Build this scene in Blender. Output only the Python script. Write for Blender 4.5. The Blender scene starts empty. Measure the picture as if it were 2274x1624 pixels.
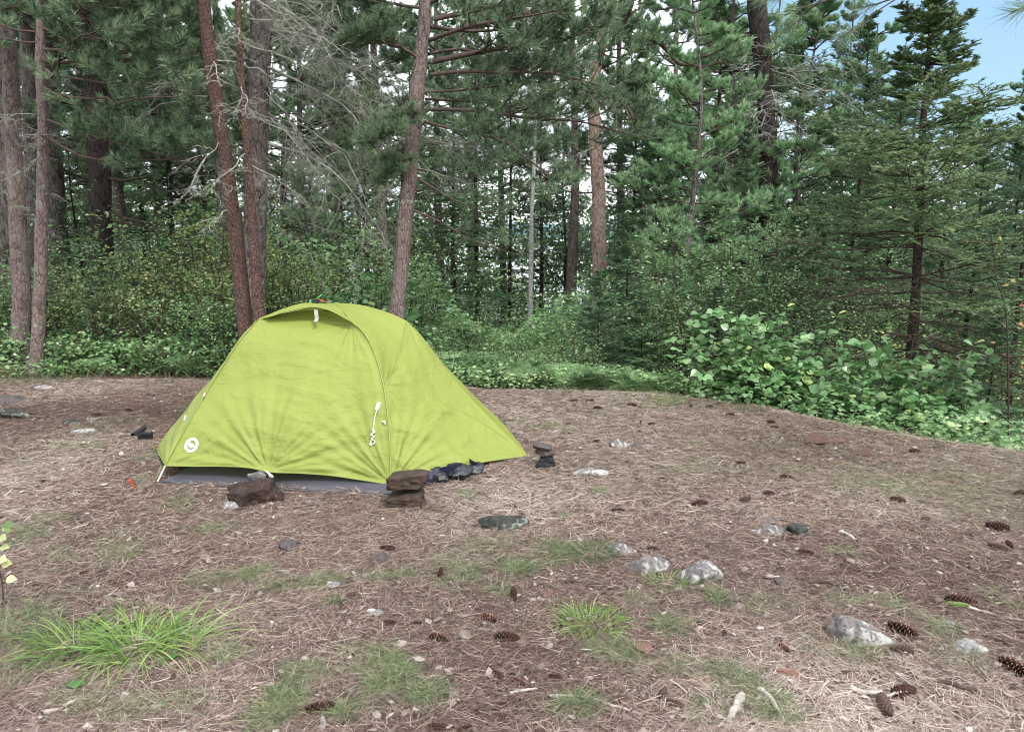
import bpy, bmesh, math, random
import numpy as np
from math import radians, sin, cos, pi
from mathutils import Vector
rng = np.random.default_rng(7)
random.seed(7)
C = bpy.data.collections.new("scene"); bpy.context.scene.collection.children.link(C)

# ---------------------------------------------------------------- camera geometry
CAM = np.array([0.0, 0.0, 1.6]); PITCH = math.atan(292/1700.0); FPX = 1700.0
FWD = np.array([0, cos(PITCH), -sin(PITCH)]); UP = np.array([0, sin(PITCH), cos(PITCH)]); RT = np.array([1.0, 0, 0])
def ray(X, Y):
    return FWD + RT*((X-1136.5)/FPX) + UP*((812-Y)/FPX)
def P(X, Y, y):
    """point seen at photo position X,Y (2273x1624 grid), y metres ahead"""
    d = ray(X, Y); return CAM + d*(y/d[1])

# ---------------------------------------------------------------- noise
def vnoise(p, seed=0):
    p = np.asarray(p, float); i = np.floor(p).astype(np.int64); f = p-i; f = f*f*(3-2*f)
    out = 0
    for dx in (0, 1):
        for dy in (0, 1):
            for dz in (0, 1):
                n = (i[..., 0]+dx)*374761393 + (i[..., 1]+dy)*668265263 + (i[..., 2]+dz)*2147483647 + seed*974634777
                n = (n ^ (n >> 13)) * 1274126177; n = (n ^ (n >> 16)) & 0xffff
                w = (f[..., 0] if dx else 1-f[..., 0])*(f[..., 1] if dy else 1-f[..., 1])*(f[..., 2] if dz else 1-f[..., 2])
                out = out + w*(n/65535.0)
    return out*2-1
def noise2(x, y, s, seed=0):
    return vnoise(np.stack([np.asarray(x, float)*s, np.asarray(y, float)*s, np.zeros_like(np.asarray(x, float))+.37], -1), seed)
def sstep(a, b, x):
    t = np.clip((x-a)/(b-a), 0, 1); return t*t*(3-2*t)

# ---------------------------------------------------------------- terrain
CR_PX = np.array([[-600, 845], [300, 845], [900, 850], [1080, 868], [1300, 866], [1500, 873], [1700, 903], [1900, 948], [2100, 983], [2273, 1008], [2600, 1050], [3200, 1120]], float)
def _cy(X, Y):
    d = ray(X, Y); return -1.6/d[2]*d[1]
CR_Y = np.array([_cy(a, b) for a, b in CR_PX])
def px_of(x, y): return 1136.5+1700*x/np.maximum(.9856*y+.27, .3)
def crest(x, y):
    X = np.clip(px_of(x, y), -600, 3200)
    return y-np.interp(X, CR_PX[:, 0], CR_Y), X
def terr(x, y):
    x = np.asarray(x, float); y = np.asarray(y, float)
    s, X = crest(x, y)
    amt = np.interp(X, [-600, 900, 1150, 1500, 2000, 3200], [.05, .1, .5, .8, .9, .9])
    z = -amt*sstep(-.15, 2.2, s)*(y > .5)
    z = z+.035*noise2(x, y, .55, 3)+.012*noise2(x, y, 2.1, 4)+.006*noise2(x, y, 6, 5)
    far = np.clip(y-12, 0, None)
    z = z+.12*noise2(x, y, .3, 8)*sstep(9, 13, y)
    z = z-.075*np.minimum(far, 24)-1.6*sstep(34, 44, y)
    r = np.hypot(x, y)
    return z+0*r
def G(X, Y):
    d = ray(X, Y); t = 1.6/max(-d[2], .02)
    for _ in range(6):
        q = CAM+d*t; e = q[2]-float(terr(q[0], q[1])); t += .85*e/max(-d[2], .05)
    q = CAM+d*t; return np.array([q[0], q[1], float(terr(q[0], q[1]))])
def gz(x, y): return float(terr(x, y))

# ---------------------------------------------------------------- mesh builder
class MB:
    def __init__(s): s.V = []; s.T = []; s.Q = []; s.R = []; s.TM = []; s.QM = []; s.n = 0
    def add(s, V, T=None, Q=None, R=.5, m=0):
        V = np.asarray(V, float).reshape(-1, 3); k = len(V)
        s.V.append(V); s.R.append(np.broadcast_to(np.asarray(R, float), (k,)))
        if T is not None: T = np.asarray(T, np.int64).reshape(-1, 3); s.T.append(T+s.n); s.TM.append(np.full(len(T), m))
        if Q is not None: Q = np.asarray(Q, np.int64).reshape(-1, 4); s.Q.append(Q+s.n); s.QM.append(np.full(len(Q), m))
        s.n += k
    def mesh(s, name, mats, smooth=False):
        me = bpy.data.meshes.new(name)
        V = np.concatenate(s.V) if s.V else np.zeros((0, 3)); R = np.concatenate(s.R) if s.R else np.zeros(0)
        T = np.concatenate(s.T) if s.T else np.zeros((0, 3), int); Q = np.concatenate(s.Q) if s.Q else np.zeros((0, 4), int)
        me.vertices.add(len(V)); me.vertices.foreach_set("co", V.ravel().astype(np.float32))
        L = np.concatenate([T.ravel(), Q.ravel()]).astype(np.int32)
        me.loops.add(len(L)); me.loops.foreach_set("vertex_index", L)
        nf = len(T)+len(Q); me.polygons.add(nf)
        st = np.concatenate([np.arange(len(T))*3, len(T)*3+np.arange(len(Q))*4]).astype(np.int32)
        me.polygons.foreach_set("loop_start", st)
        mi = np.concatenate((s.TM or [np.zeros(0, int)])+(s.QM or [np.zeros(0, int)])).astype(np.int32)
        me.polygons.foreach_set("material_index", mi)
        if smooth: me.polygons.foreach_set("use_smooth", np.ones(nf, bool))
        a = me.attributes.new("rnd", "FLOAT", "POINT"); a.data.foreach_set("value", R.astype(np.float32))
        for m in (mats if isinstance(mats, (list, tuple)) else [mats]): me.materials.append(m)
        me.update(calc_edges=True)
        return me
    def build(s, name, mats, parent=None, smooth=False):
        return link(name, s.mesh(name, mats, smooth), parent)
def link(name, me, parent=None):
    o = bpy.data.objects.new(name, me); C.objects.link(o)
    if parent is not None: o.parent = parent
    return o
def tag(o, label=None, cat=None, group=None, kind=None):
    if label: o["label"] = label
    if cat: o["category"] = cat
    if group: o["group"] = group
    if kind: o["kind"] = kind
    return o
def empty(name, loc, rz=0, label=None, cat=None, group=None):
    o = bpy.data.objects.new(name, None); C.objects.link(o); o.location = [float(v) for v in loc]; o.rotation_euler = (0, 0, rz)
    o.empty_display_size = .1
    return tag(o, label, cat, group)
# ---------------------------------------------------------------- geometry helpers
def nrm(v): return v/np.maximum(np.linalg.norm(v, axis=-1, keepdims=True), 1e-9)
def cr(pts, n):
    """Catmull-Rom through pts -> n points"""
    p = np.asarray(pts, float); k = len(p)
    if k == 2: return p[0]+(p[1]-p[0])*np.linspace(0, 1, n)[:, None]
    q = np.vstack([2*p[0]-p[1], p, 2*p[-1]-p[-2]])
    seg = np.linalg.norm(np.diff(p, axis=0), axis=1); cum = np.concatenate([[0], np.cumsum(seg)])/seg.sum()
    t = np.linspace(0, 1, n); i = np.clip(np.searchsorted(cum, t, side="right")-1, 0, k-2)
    f = ((t-cum[i])/(cum[i+1]-cum[i]))[:, None]
    a, b, c, d = q[i], q[i+1], q[i+2], q[i+3]
    return .5*((2*b)+(-a+c)*f+(2*a-5*b+4*c-d)*f**2+(-a+3*b-3*c+d)*f**3)
def tubes(mb, Pt, R, n=5, rnd=None, m=0):
    Pt = np.asarray(Pt, float); N, K, _ = Pt.shape; R = np.broadcast_to(R, (N, K))
    t = nrm(np.gradient(Pt, axis=1)); av = nrm(t.mean(1))
    ref = np.where(np.abs(av[:, 2:3]) > .8, np.array([[1., .2, 0]]), np.array([[0, 0, 1.]]))[:, None]
    u = nrm(np.cross(t, np.broadcast_to(ref, t.shape))); v = np.cross(t, u)
    a = np.arange(n)*2*pi/n
    V = Pt[:, :, None]+R[:, :, None, None]*(u[:, :, None]*np.cos(a)[:, None]+v[:, :, None]*np.sin(a)[:, None])
    idx = np.arange(N*K*n).reshape(N, K, n)
    A = idx[:, :-1]; B = np.roll(idx, -1, 2)[:, :-1]; Cc = np.roll(idx, -1, 2)[:, 1:]; D = idx[:, 1:]
    Q = np.stack([A, B, Cc, D], -1).reshape(-1, 4)
    r = rng.random(N) if rnd is None else np.broadcast_to(rnd, (N,))
    mb.add(V, Q=Q, R=np.repeat(r, K*n), m=m)
def rand_unit(n):
    v = rng.normal(size=(n, 3)); return nrm(v)
def paths(S, D, L, K=6, curl=0., jit=.05):
    N = len(S); t = np.linspace(0, 1, K)[None, :, None]; L = np.broadcast_to(L, (N,))[:, None, None]
    Pt = S[:, None]+D[:, None]*t*L
    Pt = Pt+np.array([0, 0, 1.])*(np.broadcast_to(curl, (N,))[:, None, None])*t**2*L
    w = np.cumsum(rng.normal(size=(N, K, 3)), axis=1); w -= w[:, :1]
    return Pt+w*jit*L/np.sqrt(K)*.6
def children(Pt, n, t0, t1, side=.8, fwd=.6, up=.1, jit=.25, flat=True):
    N, K, _ = Pt.shape
    t = t0+(t1-t0)*(np.arange(n)[None]+rng.random((N, n)))/n
    f = t*(K-1); i = np.clip(f.astype(int), 0, K-2); g = (f-i)[..., None]
    ar = np.arange(N)[:, None]
    S = Pt[ar, i]*(1-g)+Pt[ar, i+1]*g; T = nrm(Pt[ar, i+1]-Pt[ar, i])
    if flat:
        lat = nrm(np.cross(T, np.array([0, 0, 1.])))
        sg = np.where((np.arange(n)[None]+rng.integers(0, 2, (N, 1))) % 2, 1, -1)[..., None]
        lat = lat*sg
    else:
        lat = nrm(np.cross(T, rand_unit(N*n).reshape(N, n, 3)))
    D = nrm(T*fwd+lat*side+np.array([0, 0, 1.])*up+rng.normal(size=S.shape)*jit)
    return S.reshape(-1, 3), D.reshape(-1, 3), t.reshape(-1), np.repeat(np.arange(N), n)
def tri_needles(mb, B, D, L, W, rnd, m=0):
    N = len(B); s = nrm(np.cross(D, rand_unit(N)))*(np.broadcast_to(W, (N,))[:, None]/2)
    V = np.stack([B-s, B+s, B+D*np.broadcast_to(L, (N,))[:, None]], 1)
    mb.add(V, T=np.arange(3*N).reshape(-1, 3), R=np.repeat(rnd, 3), m=m)
def tufts(mb, S, A, k, L, W, spread=.75, back=.07, m=0, base_r=None):
    N = len(S); r = rng.random(N) if base_r is None else base_r
    A2 = np.repeat(A, k, 0); B = np.repeat(S, k, 0)-A2*(rng.random(N*k)*back)[:, None]
    D = nrm(A2*(1-.45*rng.random(N*k))[:, None]+rand_unit(N*k)*spread)
    tri_needles(mb, B, D, L*(.75+.4*rng.random(N*k)), W, np.clip(np.repeat(r, k)*.6+.4*rng.random(N*k), 0, 1), m)
def needles_along(mb, Pt, k, L, W, flat=.25, m=0):
    N, K, _ = Pt.shape
    S, D, t, own = children(Pt, k, .04, 1., side=.85, fwd=.55, up=.12, jit=flat)
    r = rng.random(N)[own]*.6+.4*rng.random(len(S))
    tri_needles(mb, S, D, L*(.8+.4*rng.random(len(S))), W, r, m)
_lt = [(.10, .20), (.34, .38), (.64, .33), (.88, .13)]
LEAF = np.array([[0, 0, 0], [1.08, 0, -.2]]+[[a, b, .09-.25*a*a] for a, b in _lt]+[[a, -b, .09-.25*a*a] for a, b in _lt]+[[a, 0, .02-.22*a*a] for a, b in _lt])
LEAF_T = np.array([[0, 10, 2], [0, 6, 10], [5, 13, 1], [13, 9, 1]]); LEAF_Q = np.array([[2+k, 10+k, 11+k, 3+k] for k in range(3)]+[[10+k, 6+k, 7+k, 11+k] for k in range(3)])
DIA = np.array([[0, 0, 0], [.45, .33, .06], [.45, -.33, .06], [1, 0, -.08]]); DIA_T = np.array([[0, 2, 1], [1, 2, 3]])
def leaves(mb, S, D, Nn, L, rnd, tmpl="full", wid=1., m=0):
    N = len(S); L = np.broadcast_to(L, (N,))[:, None, None]
    D = nrm(D); sd = nrm(np.cross(Nn, D)); nn = np.cross(D, sd)
    T = LEAF if tmpl == "full" else DIA
    V = S[:, None]+L*(D[:, None]*T[None, :, :1]+sd[:, None]*T[None, :, 1:2]*wid+nn[:, None]*T[None, :, 2:3])
    k = len(T); off = (np.arange(N)*k)[:, None, None]
    if tmpl == "full":
        mb.add(V, T=(LEAF_T[None]+off), Q=(LEAF_Q[None]+off), R=np.repeat(rnd, k), m=m)
    else: mb.add(V, T=(DIA_T[None]+off), R=np.repeat(rnd, k), m=m)
def ribbons(mb, S, D, L, W, droop, K=4, rnd=None, m=0):
    """grass blades: curved tapering ribbons"""
    N = len(S); L = np.broadcast_to(L, (N,)); W = np.broadcast_to(W, (N,)); droop = np.broadcast_to(droop, (N,))
    t = np.linspace(0, 1, K)
    h = D.copy(); h[:, 2] = 0; h = nrm(h+1e-6)
    Pt = S[:, None]+L[:, None, None]*(D[:, None]*t[None, :, None]+(h*.5-np.array([0, 0, .8]))[:, None]*droop[:, None, None]*(t**2)[None, :, None])
    sd = nrm(np.cross(D, np.array([0, 0, 1.]))+rng.normal(size=D.shape)*.35)
    w = (W[:, None]/2*(1-t[None]**2*.92))[..., None]
    V = np.stack([Pt-sd[:, None]*w, Pt+sd[:, None]*w], 2)
    idx = np.arange(N*K*2).reshape(N, K, 2)
    Q = np.stack([idx[:, :-1, 0], idx[:, :-1, 1], idx[:, 1:, 1], idx[:, 1:, 0]], -1).reshape(-1, 4)
    r = rng.random(N) if rnd is None else rnd
    mb.add(V, Q=Q, R=np.repeat(r, K*2), m=m)

# ---------------------------------------------------------------- materials
def lin(c):
    return tuple([(v/255/12.92 if v/255 <= .04045 else ((v/255+.055)/1.055)**2.4) for v in c])+(1,)
class NT:
    def __init__(s, name):
        s.m = bpy.data.materials.new(name); s.m.use_nodes = True; s.t = s.m.node_tree; s.t.nodes.clear()
        s.out = s.t.nodes.new("ShaderNodeOutputMaterial")
    def n(s, typ, ins=None, **kw):
        x = s.t.nodes.new("ShaderNode"+typ)
        for k, v in kw.items(): setattr(x, k, v)
        for k, v in (ins or {}).items():
            if isinstance(v, bpy.types.NodeSocket): s.t.links.new(v, x.inputs[k])
            else: x.inputs[k].default_value = v
        return x
    def ramp(s, fac, stops, interp="LINEAR"):
        x = s.t.nodes.new("ShaderNodeValToRGB"); x.color_ramp.interpolation = interp
        e = x.color_ramp.elements
        while len(e) < len(stops): e.new(.5)
        for k, (p, c) in enumerate(stops): e[k].position = p; e[k].color = c if len(c) == 4 else tuple(c)+(1,)
        s.t.links.new(fac, x.inputs[0]); return x.outputs[0]
    def mix(s, fac, a, b, mode="MIX"):
        x = s.n("Mix", data_type="RGBA", blend_type=mode); 
        for k, v in ((0, fac), (6, a), (7, b)):
            if isinstance(v, bpy.types.NodeSocket): s.t.links.new(v, x.inputs[k])
            else: x.inputs[k].default_value = v
        return x.outputs[2]
    def done(s, sh): s.t.links.new(sh, s.out.inputs[0]); return s.m
def g3(v): return (v, v, v, 1)
def leaf_mat(name, stops, rough=.5, trans=.3, spec=.3, sheen=1.):
    t = NT(name); a = t.n("Attribute", attribute_name="rnd")
    col = t.ramp(a.outputs["Fac"], [(p, lin(c)) for p, c in stops])
    oi = t.n("ObjectInfo"); hs = t.n("HueSaturation", {"Color": col, "Saturation": .86})
    mr = t.n("MapRange", {"Value": oi.outputs["Random"], 3: .80, 4: 1.2}); t.t.links.new(mr.outputs[0], hs.inputs["Value"])
    b = t.n("BsdfPrincipled", {"Base Color": hs.outputs[0], "Roughness": rough, "Specular IOR Level": spec})
    if trans > 0:
        tr = t.n("BsdfTranslucent", {"Color": hs.outputs[0]}); mx = t.n("MixShader", {0: trans, 1: b.outputs[0], 2: tr.outputs[0]})
        return t.done(mx.outputs[0])
    return t.done(b.outputs[0])
def bark_mat(name, dark, mid, light, sx=22, sz=7, bump=.9, flake=None, lichen=.0):
    t = NT(name); tc = t.n("TexCoord"); mp = t.n("Mapping", {"Vector": tc.outputs["Object"], "Scale": (sx, sx, sz)})
    nz = t.n("TexNoise", {"Vector": mp.outputs[0], "Scale": 1.2, "Detail": 4}); 
    av = t.n("VectorMath", operation="MULTIPLY_ADD"); t.t.links.new(nz.outputs["Color"], av.inputs[0]); av.inputs[1].default_value = (1.3,)*3; t.t.links.new(mp.outputs[0], av.inputs[2])
    vo = t.n("TexVoronoi", {"Vector": av.outputs[0], "Scale": 1.0}, feature="DISTANCE_TO_EDGE")
    vc = t.n("TexVoronoi", {"Vector": av.outputs[0], "Scale": 1.0})
    n2 = t.n("TexNoise", {"Vector": tc.outputs["Object"], "Scale": 60, "Detail": 5, "Roughness": .7})
    n3 = t.n("TexNoise", {"Vector": tc.outputs["Object"], "Scale": 5, "Detail": 3})
    c = t.ramp(vc.outputs["Color"], [(0, lin(mid)), (1, lin(light))])
    c = t.mix(t.ramp(n3.outputs[0], [(.35, g3(0)), (.65, g3(1))]), c, lin(light), "MIX")
    c = t.mix(t.ramp(n2.outputs[0], [(.35, g3(.55)), (.6, g3(0))]), c, lin(dark))
    cm_ = t.n("TexNoise", {"Vector": mp.outputs[0], "Scale": .8, "Detail": 5, "Roughness": .7})
    c = t.mix(t.n("Math", {0: t.ramp(vo.outputs["Distance"], [(0, g3(1)), (.13, g3(0))]), 1: t.ramp(cm_.outputs[0], [(.36, g3(.2)), (.56, g3(1))])}, operation="MULTIPLY").outputs[0], c, lin(dark))
    if flake:
        nf = t.n("TexVoronoi", {"Vector": tc.outputs["Object"], "Scale": 42}); nn = t.n("TexNoise", {"Vector": tc.outputs["Object"], "Scale": 3})
        c = t.mix(t.n("Math", {0: t.ramp(nf.outputs["Distance"], [(.14, g3(.8)), (.36, g3(0))]), 1: t.ramp(nf.outputs["Color"], [(.35, g3(0)), (.75, g3(1))])}, operation="MULTIPLY").outputs[0], c, lin(flake))
    if lichen:
        nl = t.n("TexNoise", {"Vector": tc.outputs["Object"], "Scale": 9, "Detail": 6, "Roughness": .65})
        c = t.mix(t.ramp(nl.outputs[0], [(.62-lichen*.15, g3(0)), (.70-lichen*.15, g3(.8))]), c, lin((150, 160, 140)))
    h = t.n("Math", {0: t.ramp(vo.outputs["Distance"], [(0, g3(0)), (.25, g3(1))]), 1: n2.outputs[0]}, operation="MULTIPLY_ADD"); h.inputs[2].default_value = 0
    hh = t.n("Math", {0: h.outputs[0], 1: n2.outputs[0]}, operation="ADD")
    bp = t.n("Bump", {"Height": hh.outputs[0], "Strength": bump, "Distance": .02})
    b = t.n("BsdfPrincipled", {"Base Color": c, "Roughness": .9, "Specular IOR Level": .15, "Normal": bp.outputs[0]})
    return t.done(b.outputs[0])
def simple(name, col, rough=.6, spec=.3, noise=.0, scale=20, bump=0., metal=0.):
    t = NT(name); c = lin(col); tc = t.n("TexCoord")
    nz = t.n("TexNoise", {"Vector": tc.outputs["Object"], "Scale": scale, "Detail": 6, "Roughness": .65})
    d = tuple(v*(1-noise) for v in c[:3]); l = tuple(min(1, v*(1+noise)) for v in c[:3])
    cc = t.ramp(nz.outputs[0], [(.3, d), (.7, l)])
    kw = {"Base Color": cc, "Roughness": rough, "Specular IOR Level": spec, "Metallic": metal}
    if bump: kw["Normal"] = t.n("Bump", {"Height": nz.outputs[0], "Strength": bump, "Distance": .01}).outputs[0]
    return t.done(t.n("BsdfPrincipled", kw).outputs[0])
def rock_mat(name, base, base2, lichen=None, lic=.5, scale=14, crack=.5, rough=.85):
    t = NT(name); tc = t.n("TexCoord"); ob = tc.outputs["Object"]
    a = t.n("TexNoise", {"Vector": ob, "Scale": scale*.6, "Detail": 7, "Roughness": .7}); b_ = t.n("TexNoise", {"Vector": ob, "Scale": scale*3.5, "Detail": 6, "Roughness": .75})
    c = t.ramp(a.outputs[0], [(.32, lin(base)), (.66, lin(base2))])
    c = t.mix(t.ramp(b_.outputs[0], [(.38, g3(.7)), (.55, g3(0))]), c, tuple(v*.35 for v in lin(base)[:3])+(1,))
    if lichen:
        l1 = t.n("TexNoise", {"Vector": ob, "Scale": scale*1.0, "Detail": 9, "Roughness": .72, "Distortion": .6})
        c = t.mix(t.ramp(l1.outputs[0], [(.62-lic*.25, g3(0)), (.65-lic*.25, g3(.95))]), c, lin(lichen))
        l2 = t.n("TexNoise", {"Vector": ob, "Scale": scale*2.2, "Detail": 8, "Roughness": .7})
        c = t.mix(t.ramp(l2.outputs[0], [(.60, g3(0)), (.64, g3(.85))]), c, lin((52, 54, 48)))
    bp = t.n("Bump", {"Height": b_.outputs[0], "Strength": crack, "Distance": .01})
    bp2 = t.n("Bump", {"Height": a.outputs[0], "Strength": crack, "Distance": .02, "Normal": bp.outputs[0]})
    return t.done(t.n("BsdfPrincipled", {"Base Color": c, "Roughness": rough, "Specular IOR Level": .25, "Normal": bp2.outputs[0]}).outputs[0])

M = {}
M["bark_red"] = bark_mat("bark_red", (66, 55, 52), (118, 102, 97), (156, 140, 134), 24, 8, 1.0, lichen=.15)
M["bark_flaky"] = bark_mat("bark_flaky", (40, 33, 31), (90, 74, 69), (124, 100, 90), 34, 22, 1.0, flake=(160, 122, 104))
M["bark_grey"] = bark_mat("bark_grey", (44, 39, 38), (100, 90, 87), (142, 130, 126), 16, 4.5, 1.0, lichen=.25)
M["bark_dark"] = bark_mat("bark_dark", (22, 19, 19), (58, 50, 48), (84, 74, 72), 18, 4, 1.0)
M["bark_pale"] = bark_mat("bark_pale", (90, 68, 62), (170, 142, 130), (200, 176, 164), 16, 9, .8)
M["bark_fir"] = bark_mat("bark_fir", (26, 22, 20), (56, 48, 44), (78, 68, 60), 35, 18, .7, lichen=.1)
M["bark_birch"] = bark_mat("bark_birch", (90, 88, 84), (190, 188, 184), (214, 212, 208), 8, 30, .3)
M["wood_live"] = simple("wood_live", (88, 76, 70), .85, .1, .45, 30, .5)
M["wood_lichen"] = simple("wood_lichen", (138, 138, 128), .9, .1, .55, 14, .5)
M["twig_dark"] = simple("twig_dark", (70, 60, 54), .9, .1, .4, 10)
M["stick_grey"] = simple("stick_grey", (160, 152, 144), .85, .15, .5, 40, .7)
M["pine_needles"] = leaf_mat("pine_needles", [(0, (62, 88, 60)), (.45, (94, 124, 86)), (.85, (134, 160, 114)), (1, (164, 174, 132))], .42, .18, .4)
M["white_pine"] = leaf_mat("white_pine", [(0, (84, 124, 84)), (.5, (124, 164, 112)), (1, (166, 190, 136))], .5, .25, .3)
M["fir_needles"] = leaf_mat("fir_needles", [(0, (60, 92, 60)), (.5, (92, 128, 84)), (.9, (128, 160, 110)), (1, (150, 174, 120))], .5, .2, .3)
M["fir_olive"] = leaf_mat("fir_olive", [(0, (68, 96, 58)), (.5, (102, 130, 80)), (.9, (136, 156, 96)), (1, (150, 144, 92))], .5, .22, .3)
M["leaf_green"] = leaf_mat("leaf_green", [(0, (66, 110, 56)), (.5, (106, 150, 84)), (.85, (150, 184, 118)), (1, (196, 210, 150))], .30, .40, .6)
M["leaf_yellow"] = leaf_mat("leaf_yellow", [(0, (86, 122, 56)), (.4, (134, 162, 82)), (.78, (182, 192, 116)), (.93, (226, 222, 160)), (1, (222, 184, 124))], .32, .40, .55)
M["leaf_big"] = leaf_mat("leaf_big", [(0, (70, 116, 56)), (.5, (100, 146, 82)), (.85, (138, 174, 118)), (1, (182, 200, 96))], .30, .38, .6)
M["leaf_aspen"] = leaf_mat("leaf_aspen", [(0, (84, 128, 68)), (.6, (138, 170, 98)), (1, (188, 202, 128))], .4, .45, .4)
M["fern_green"] = leaf_mat("fern_green", [(0, (62, 98, 52)), (.6, (106, 142, 84)), (1, (150, 178, 122))], .5, .25, .3)
M["leaf_autumn"] = leaf_mat("leaf_autumn", [(0, (170, 92, 62)), (.3, (190, 160, 80)), (.6, (140, 150, 76)), (1, (96, 130, 70))], .5, .35, .3)

# ---------------------------------------------------------------- camera, world, light
scn = bpy.context.scene
cd = bpy.data.cameras.new("camera"); cam = bpy.data.objects.new("camera", cd); C.objects.link(cam)
cam.location = CAM; cam.rotation_euler = (pi/2-PITCH, 0, 0)
cd.sensor_width = 36; cd.lens = 18/(1136.5/FPX); cd.clip_end = 5000; cd.clip_start = .05
scn.camera = cam
SUN_EL, SUN_AZ = radians(52), radians(150)      # azimuth clockwise from +y
w = bpy.data.worlds.new("World"); scn.world = w; w.use_nodes = True; wt = w.node_tree; wt.nodes.clear()
wo = wt.nodes.new("ShaderNodeOutputWorld"); bg = wt.nodes.new("ShaderNodeBackground"); wt.links.new(bg.outputs[0], wo.inputs[0])
sky = wt.nodes.new("ShaderNodeTexSky"); sky.sky_type = "NISHITA"; sky.sun_disc = False; sky.sun_elevation = SUN_EL; sky.sun_rotation = SUN_AZ; sky.air_density = 1.2; sky.dust_density = 1.5
tc = wt.nodes.new("ShaderNodeTexCoord")
mp = wt.nodes.new("ShaderNodeMapping"); mp.inputs["Scale"].default_value = (1, 1, 2.2); wt.links.new(tc.outputs["Generated"], mp.inputs[0])
nz = wt.nodes.new("ShaderNodeTexNoise"); nz.inputs["Scale"].default_value = 2.6; nz.inputs["Detail"].default_value = 7; nz.inputs["Roughness"].default_value = .55; wt.links.new(mp.outputs[0], nz.inputs[0])
dv = wt.nodes.new("ShaderNodeVectorMath"); dv.operation = "DOT_PRODUCT"; wt.links.new(tc.outputs["Generated"], dv.inputs[0])
_d = ray(2150, -60); _d = _d/np.linalg.norm(_d); dv.inputs[1].default_value = tuple(_d)
mr = wt.nodes.new("ShaderNodeMapRange"); wt.links.new(dv.outputs["Value"], mr.inputs[0]); mr.inputs[1].default_value = .945; mr.inputs[2].default_value = .995; mr.inputs[3].default_value = 0; mr.inputs[4].default_value = .42
sb = wt.nodes.new("ShaderNodeMath"); sb.operation = "SUBTRACT"; wt.links.new(nz.outputs[0], sb.inputs[0]); wt.links.new(mr.outputs[0], sb.inputs[1])
rp = wt.nodes.new("ShaderNodeValToRGB"); rp.color_ramp.elements[0].position = .18; rp.color_ramp.elements[0].color = (.0, .0, .0, 1); rp.color_ramp.elements[1].position = .48; wt.links.new(sb.outputs[0], rp.inputs[0])
n4 = wt.nodes.new("ShaderNodeTexNoise"); n4.inputs["Scale"].default_value = 5; n4.inputs["Detail"].default_value = 5; wt.links.new(mp.outputs[0], n4.inputs[0])
cc = wt.nodes.new("ShaderNodeValToRGB"); cc.color_ramp.elements[0].position = .3; cc.color_ramp.elements[0].color = (.62, .70, .82, 1); cc.color_ramp.elements[1].position = .7; cc.color_ramp.elements[1].color = (1, 1, 1, 1); wt.links.new(n4.outputs[0], cc.inputs[0])
vm = wt.nodes.new("ShaderNodeVectorMath"); vm.operation = "SCALE"; wt.links.new(cc.outputs[0], vm.inputs[0]); vm.inputs["Scale"].default_value = 8.0
mx = wt.nodes.new("ShaderNodeMix"); mx.data_type = "RGBA"; wt.links.new(rp.outputs[0], mx.inputs[0]); sk = wt.nodes.new("ShaderNodeMix"); sk.data_type = "RGBA"; sk.inputs[0].default_value = .75; wt.links.new(sky.outputs[0], sk.inputs[6]); sk.inputs[7].default_value = (.85, 1.55, 2.5, 1); wt.links.new(sk.outputs[2], mx.inputs[6]); wt.links.new(vm.outputs[0], mx.inputs[7])
wt.links.new(mx.outputs[2], bg.inputs[0]); bg.inputs[1].default_value = .13
ld = bpy.data.lights.new("sun", "SUN"); ld.energy = 1.5; ld.angle = radians(14); ld.color = (1, .96, .9)
lo = bpy.data.objects.new("sun", ld); C.objects.link(lo)
sd = Vector((sin(SUN_AZ)*cos(SUN_EL), cos(SUN_AZ)*cos(SUN_EL), sin(SUN_EL)))
lo.rotation_euler = (-sd).to_track_quat("-Z", "Y").to_euler(); lo.location = sd*40
scn.view_settings.view_transform = "Standard"; scn.view_settings.look = "None"; scn.view_settings.gamma = 1; scn.view_settings.exposure = 1.48
scn.cycles.max_bounces = 5; scn.cycles.diffuse_bounces = 3; scn.cycles.glossy_bounces = 2; scn.cycles.transmission_bounces = 3; scn.cycles.transparent_max_bounces = 4
scn.cycles.use_denoising = True; scn.cycles.pixel_filter_type = "BLACKMAN_HARRIS"; scn.cycles.filter_width = 1.05; scn.cycles.caustics_reflective = False; scn.cycles.caustics_refractive = False
scn.cycles.use_adaptive_sampling = True; scn.cycles.adaptive_threshold = .02
def copy_tree(o, parent=None):
    c = o.copy(); C.objects.link(c); c.parent = parent
    for ch in list(o.children): copy_tree(ch, c)
    return c

# ================================================================ GROUND, LAKE
def axis(lo, hi, d0, far_lo, far_hi, g=1.28):
    a = list(np.arange(lo, hi+1e-6, d0)); s = d0
    while a[-1] < far_hi: s *= g; a.append(a[-1]+s)
    s = d0; b = []
    x = lo
    while x > far_lo: s *= g; x -= s; b.append(x)
    return np.array(b[::-1]+a)
gx = axis(-8, 8, .05, -1500, 1500); gy = axis(1.2, 11, .05, -400, 2000)
XX, YY = np.meshgrid(gx, gy); ZZ = terr(XX, YY)
idx = np.arange(XX.size).reshape(XX.shape)
gb = MB(); gb.add(np.stack([XX, YY, ZZ], -1), Q=np.stack([idx[:-1, :-1], idx[:-1, 1:], idx[1:, 1:], idx[1:, :-1]], -1).reshape(-1, 4))
t = NT("ground_litter"); tc_ = t.n("TexCoord"); ob = tc_.outputs["Object"]
a = t.n("TexNoise", {"Vector": ob, "Scale": 1.1, "Detail": 6, "Roughness": .6})
b = t.n("TexNoise", {"Vector": ob, "Scale": 26, "Detail": 8, "Roughness": .75, "Distortion": 1.2})
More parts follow.
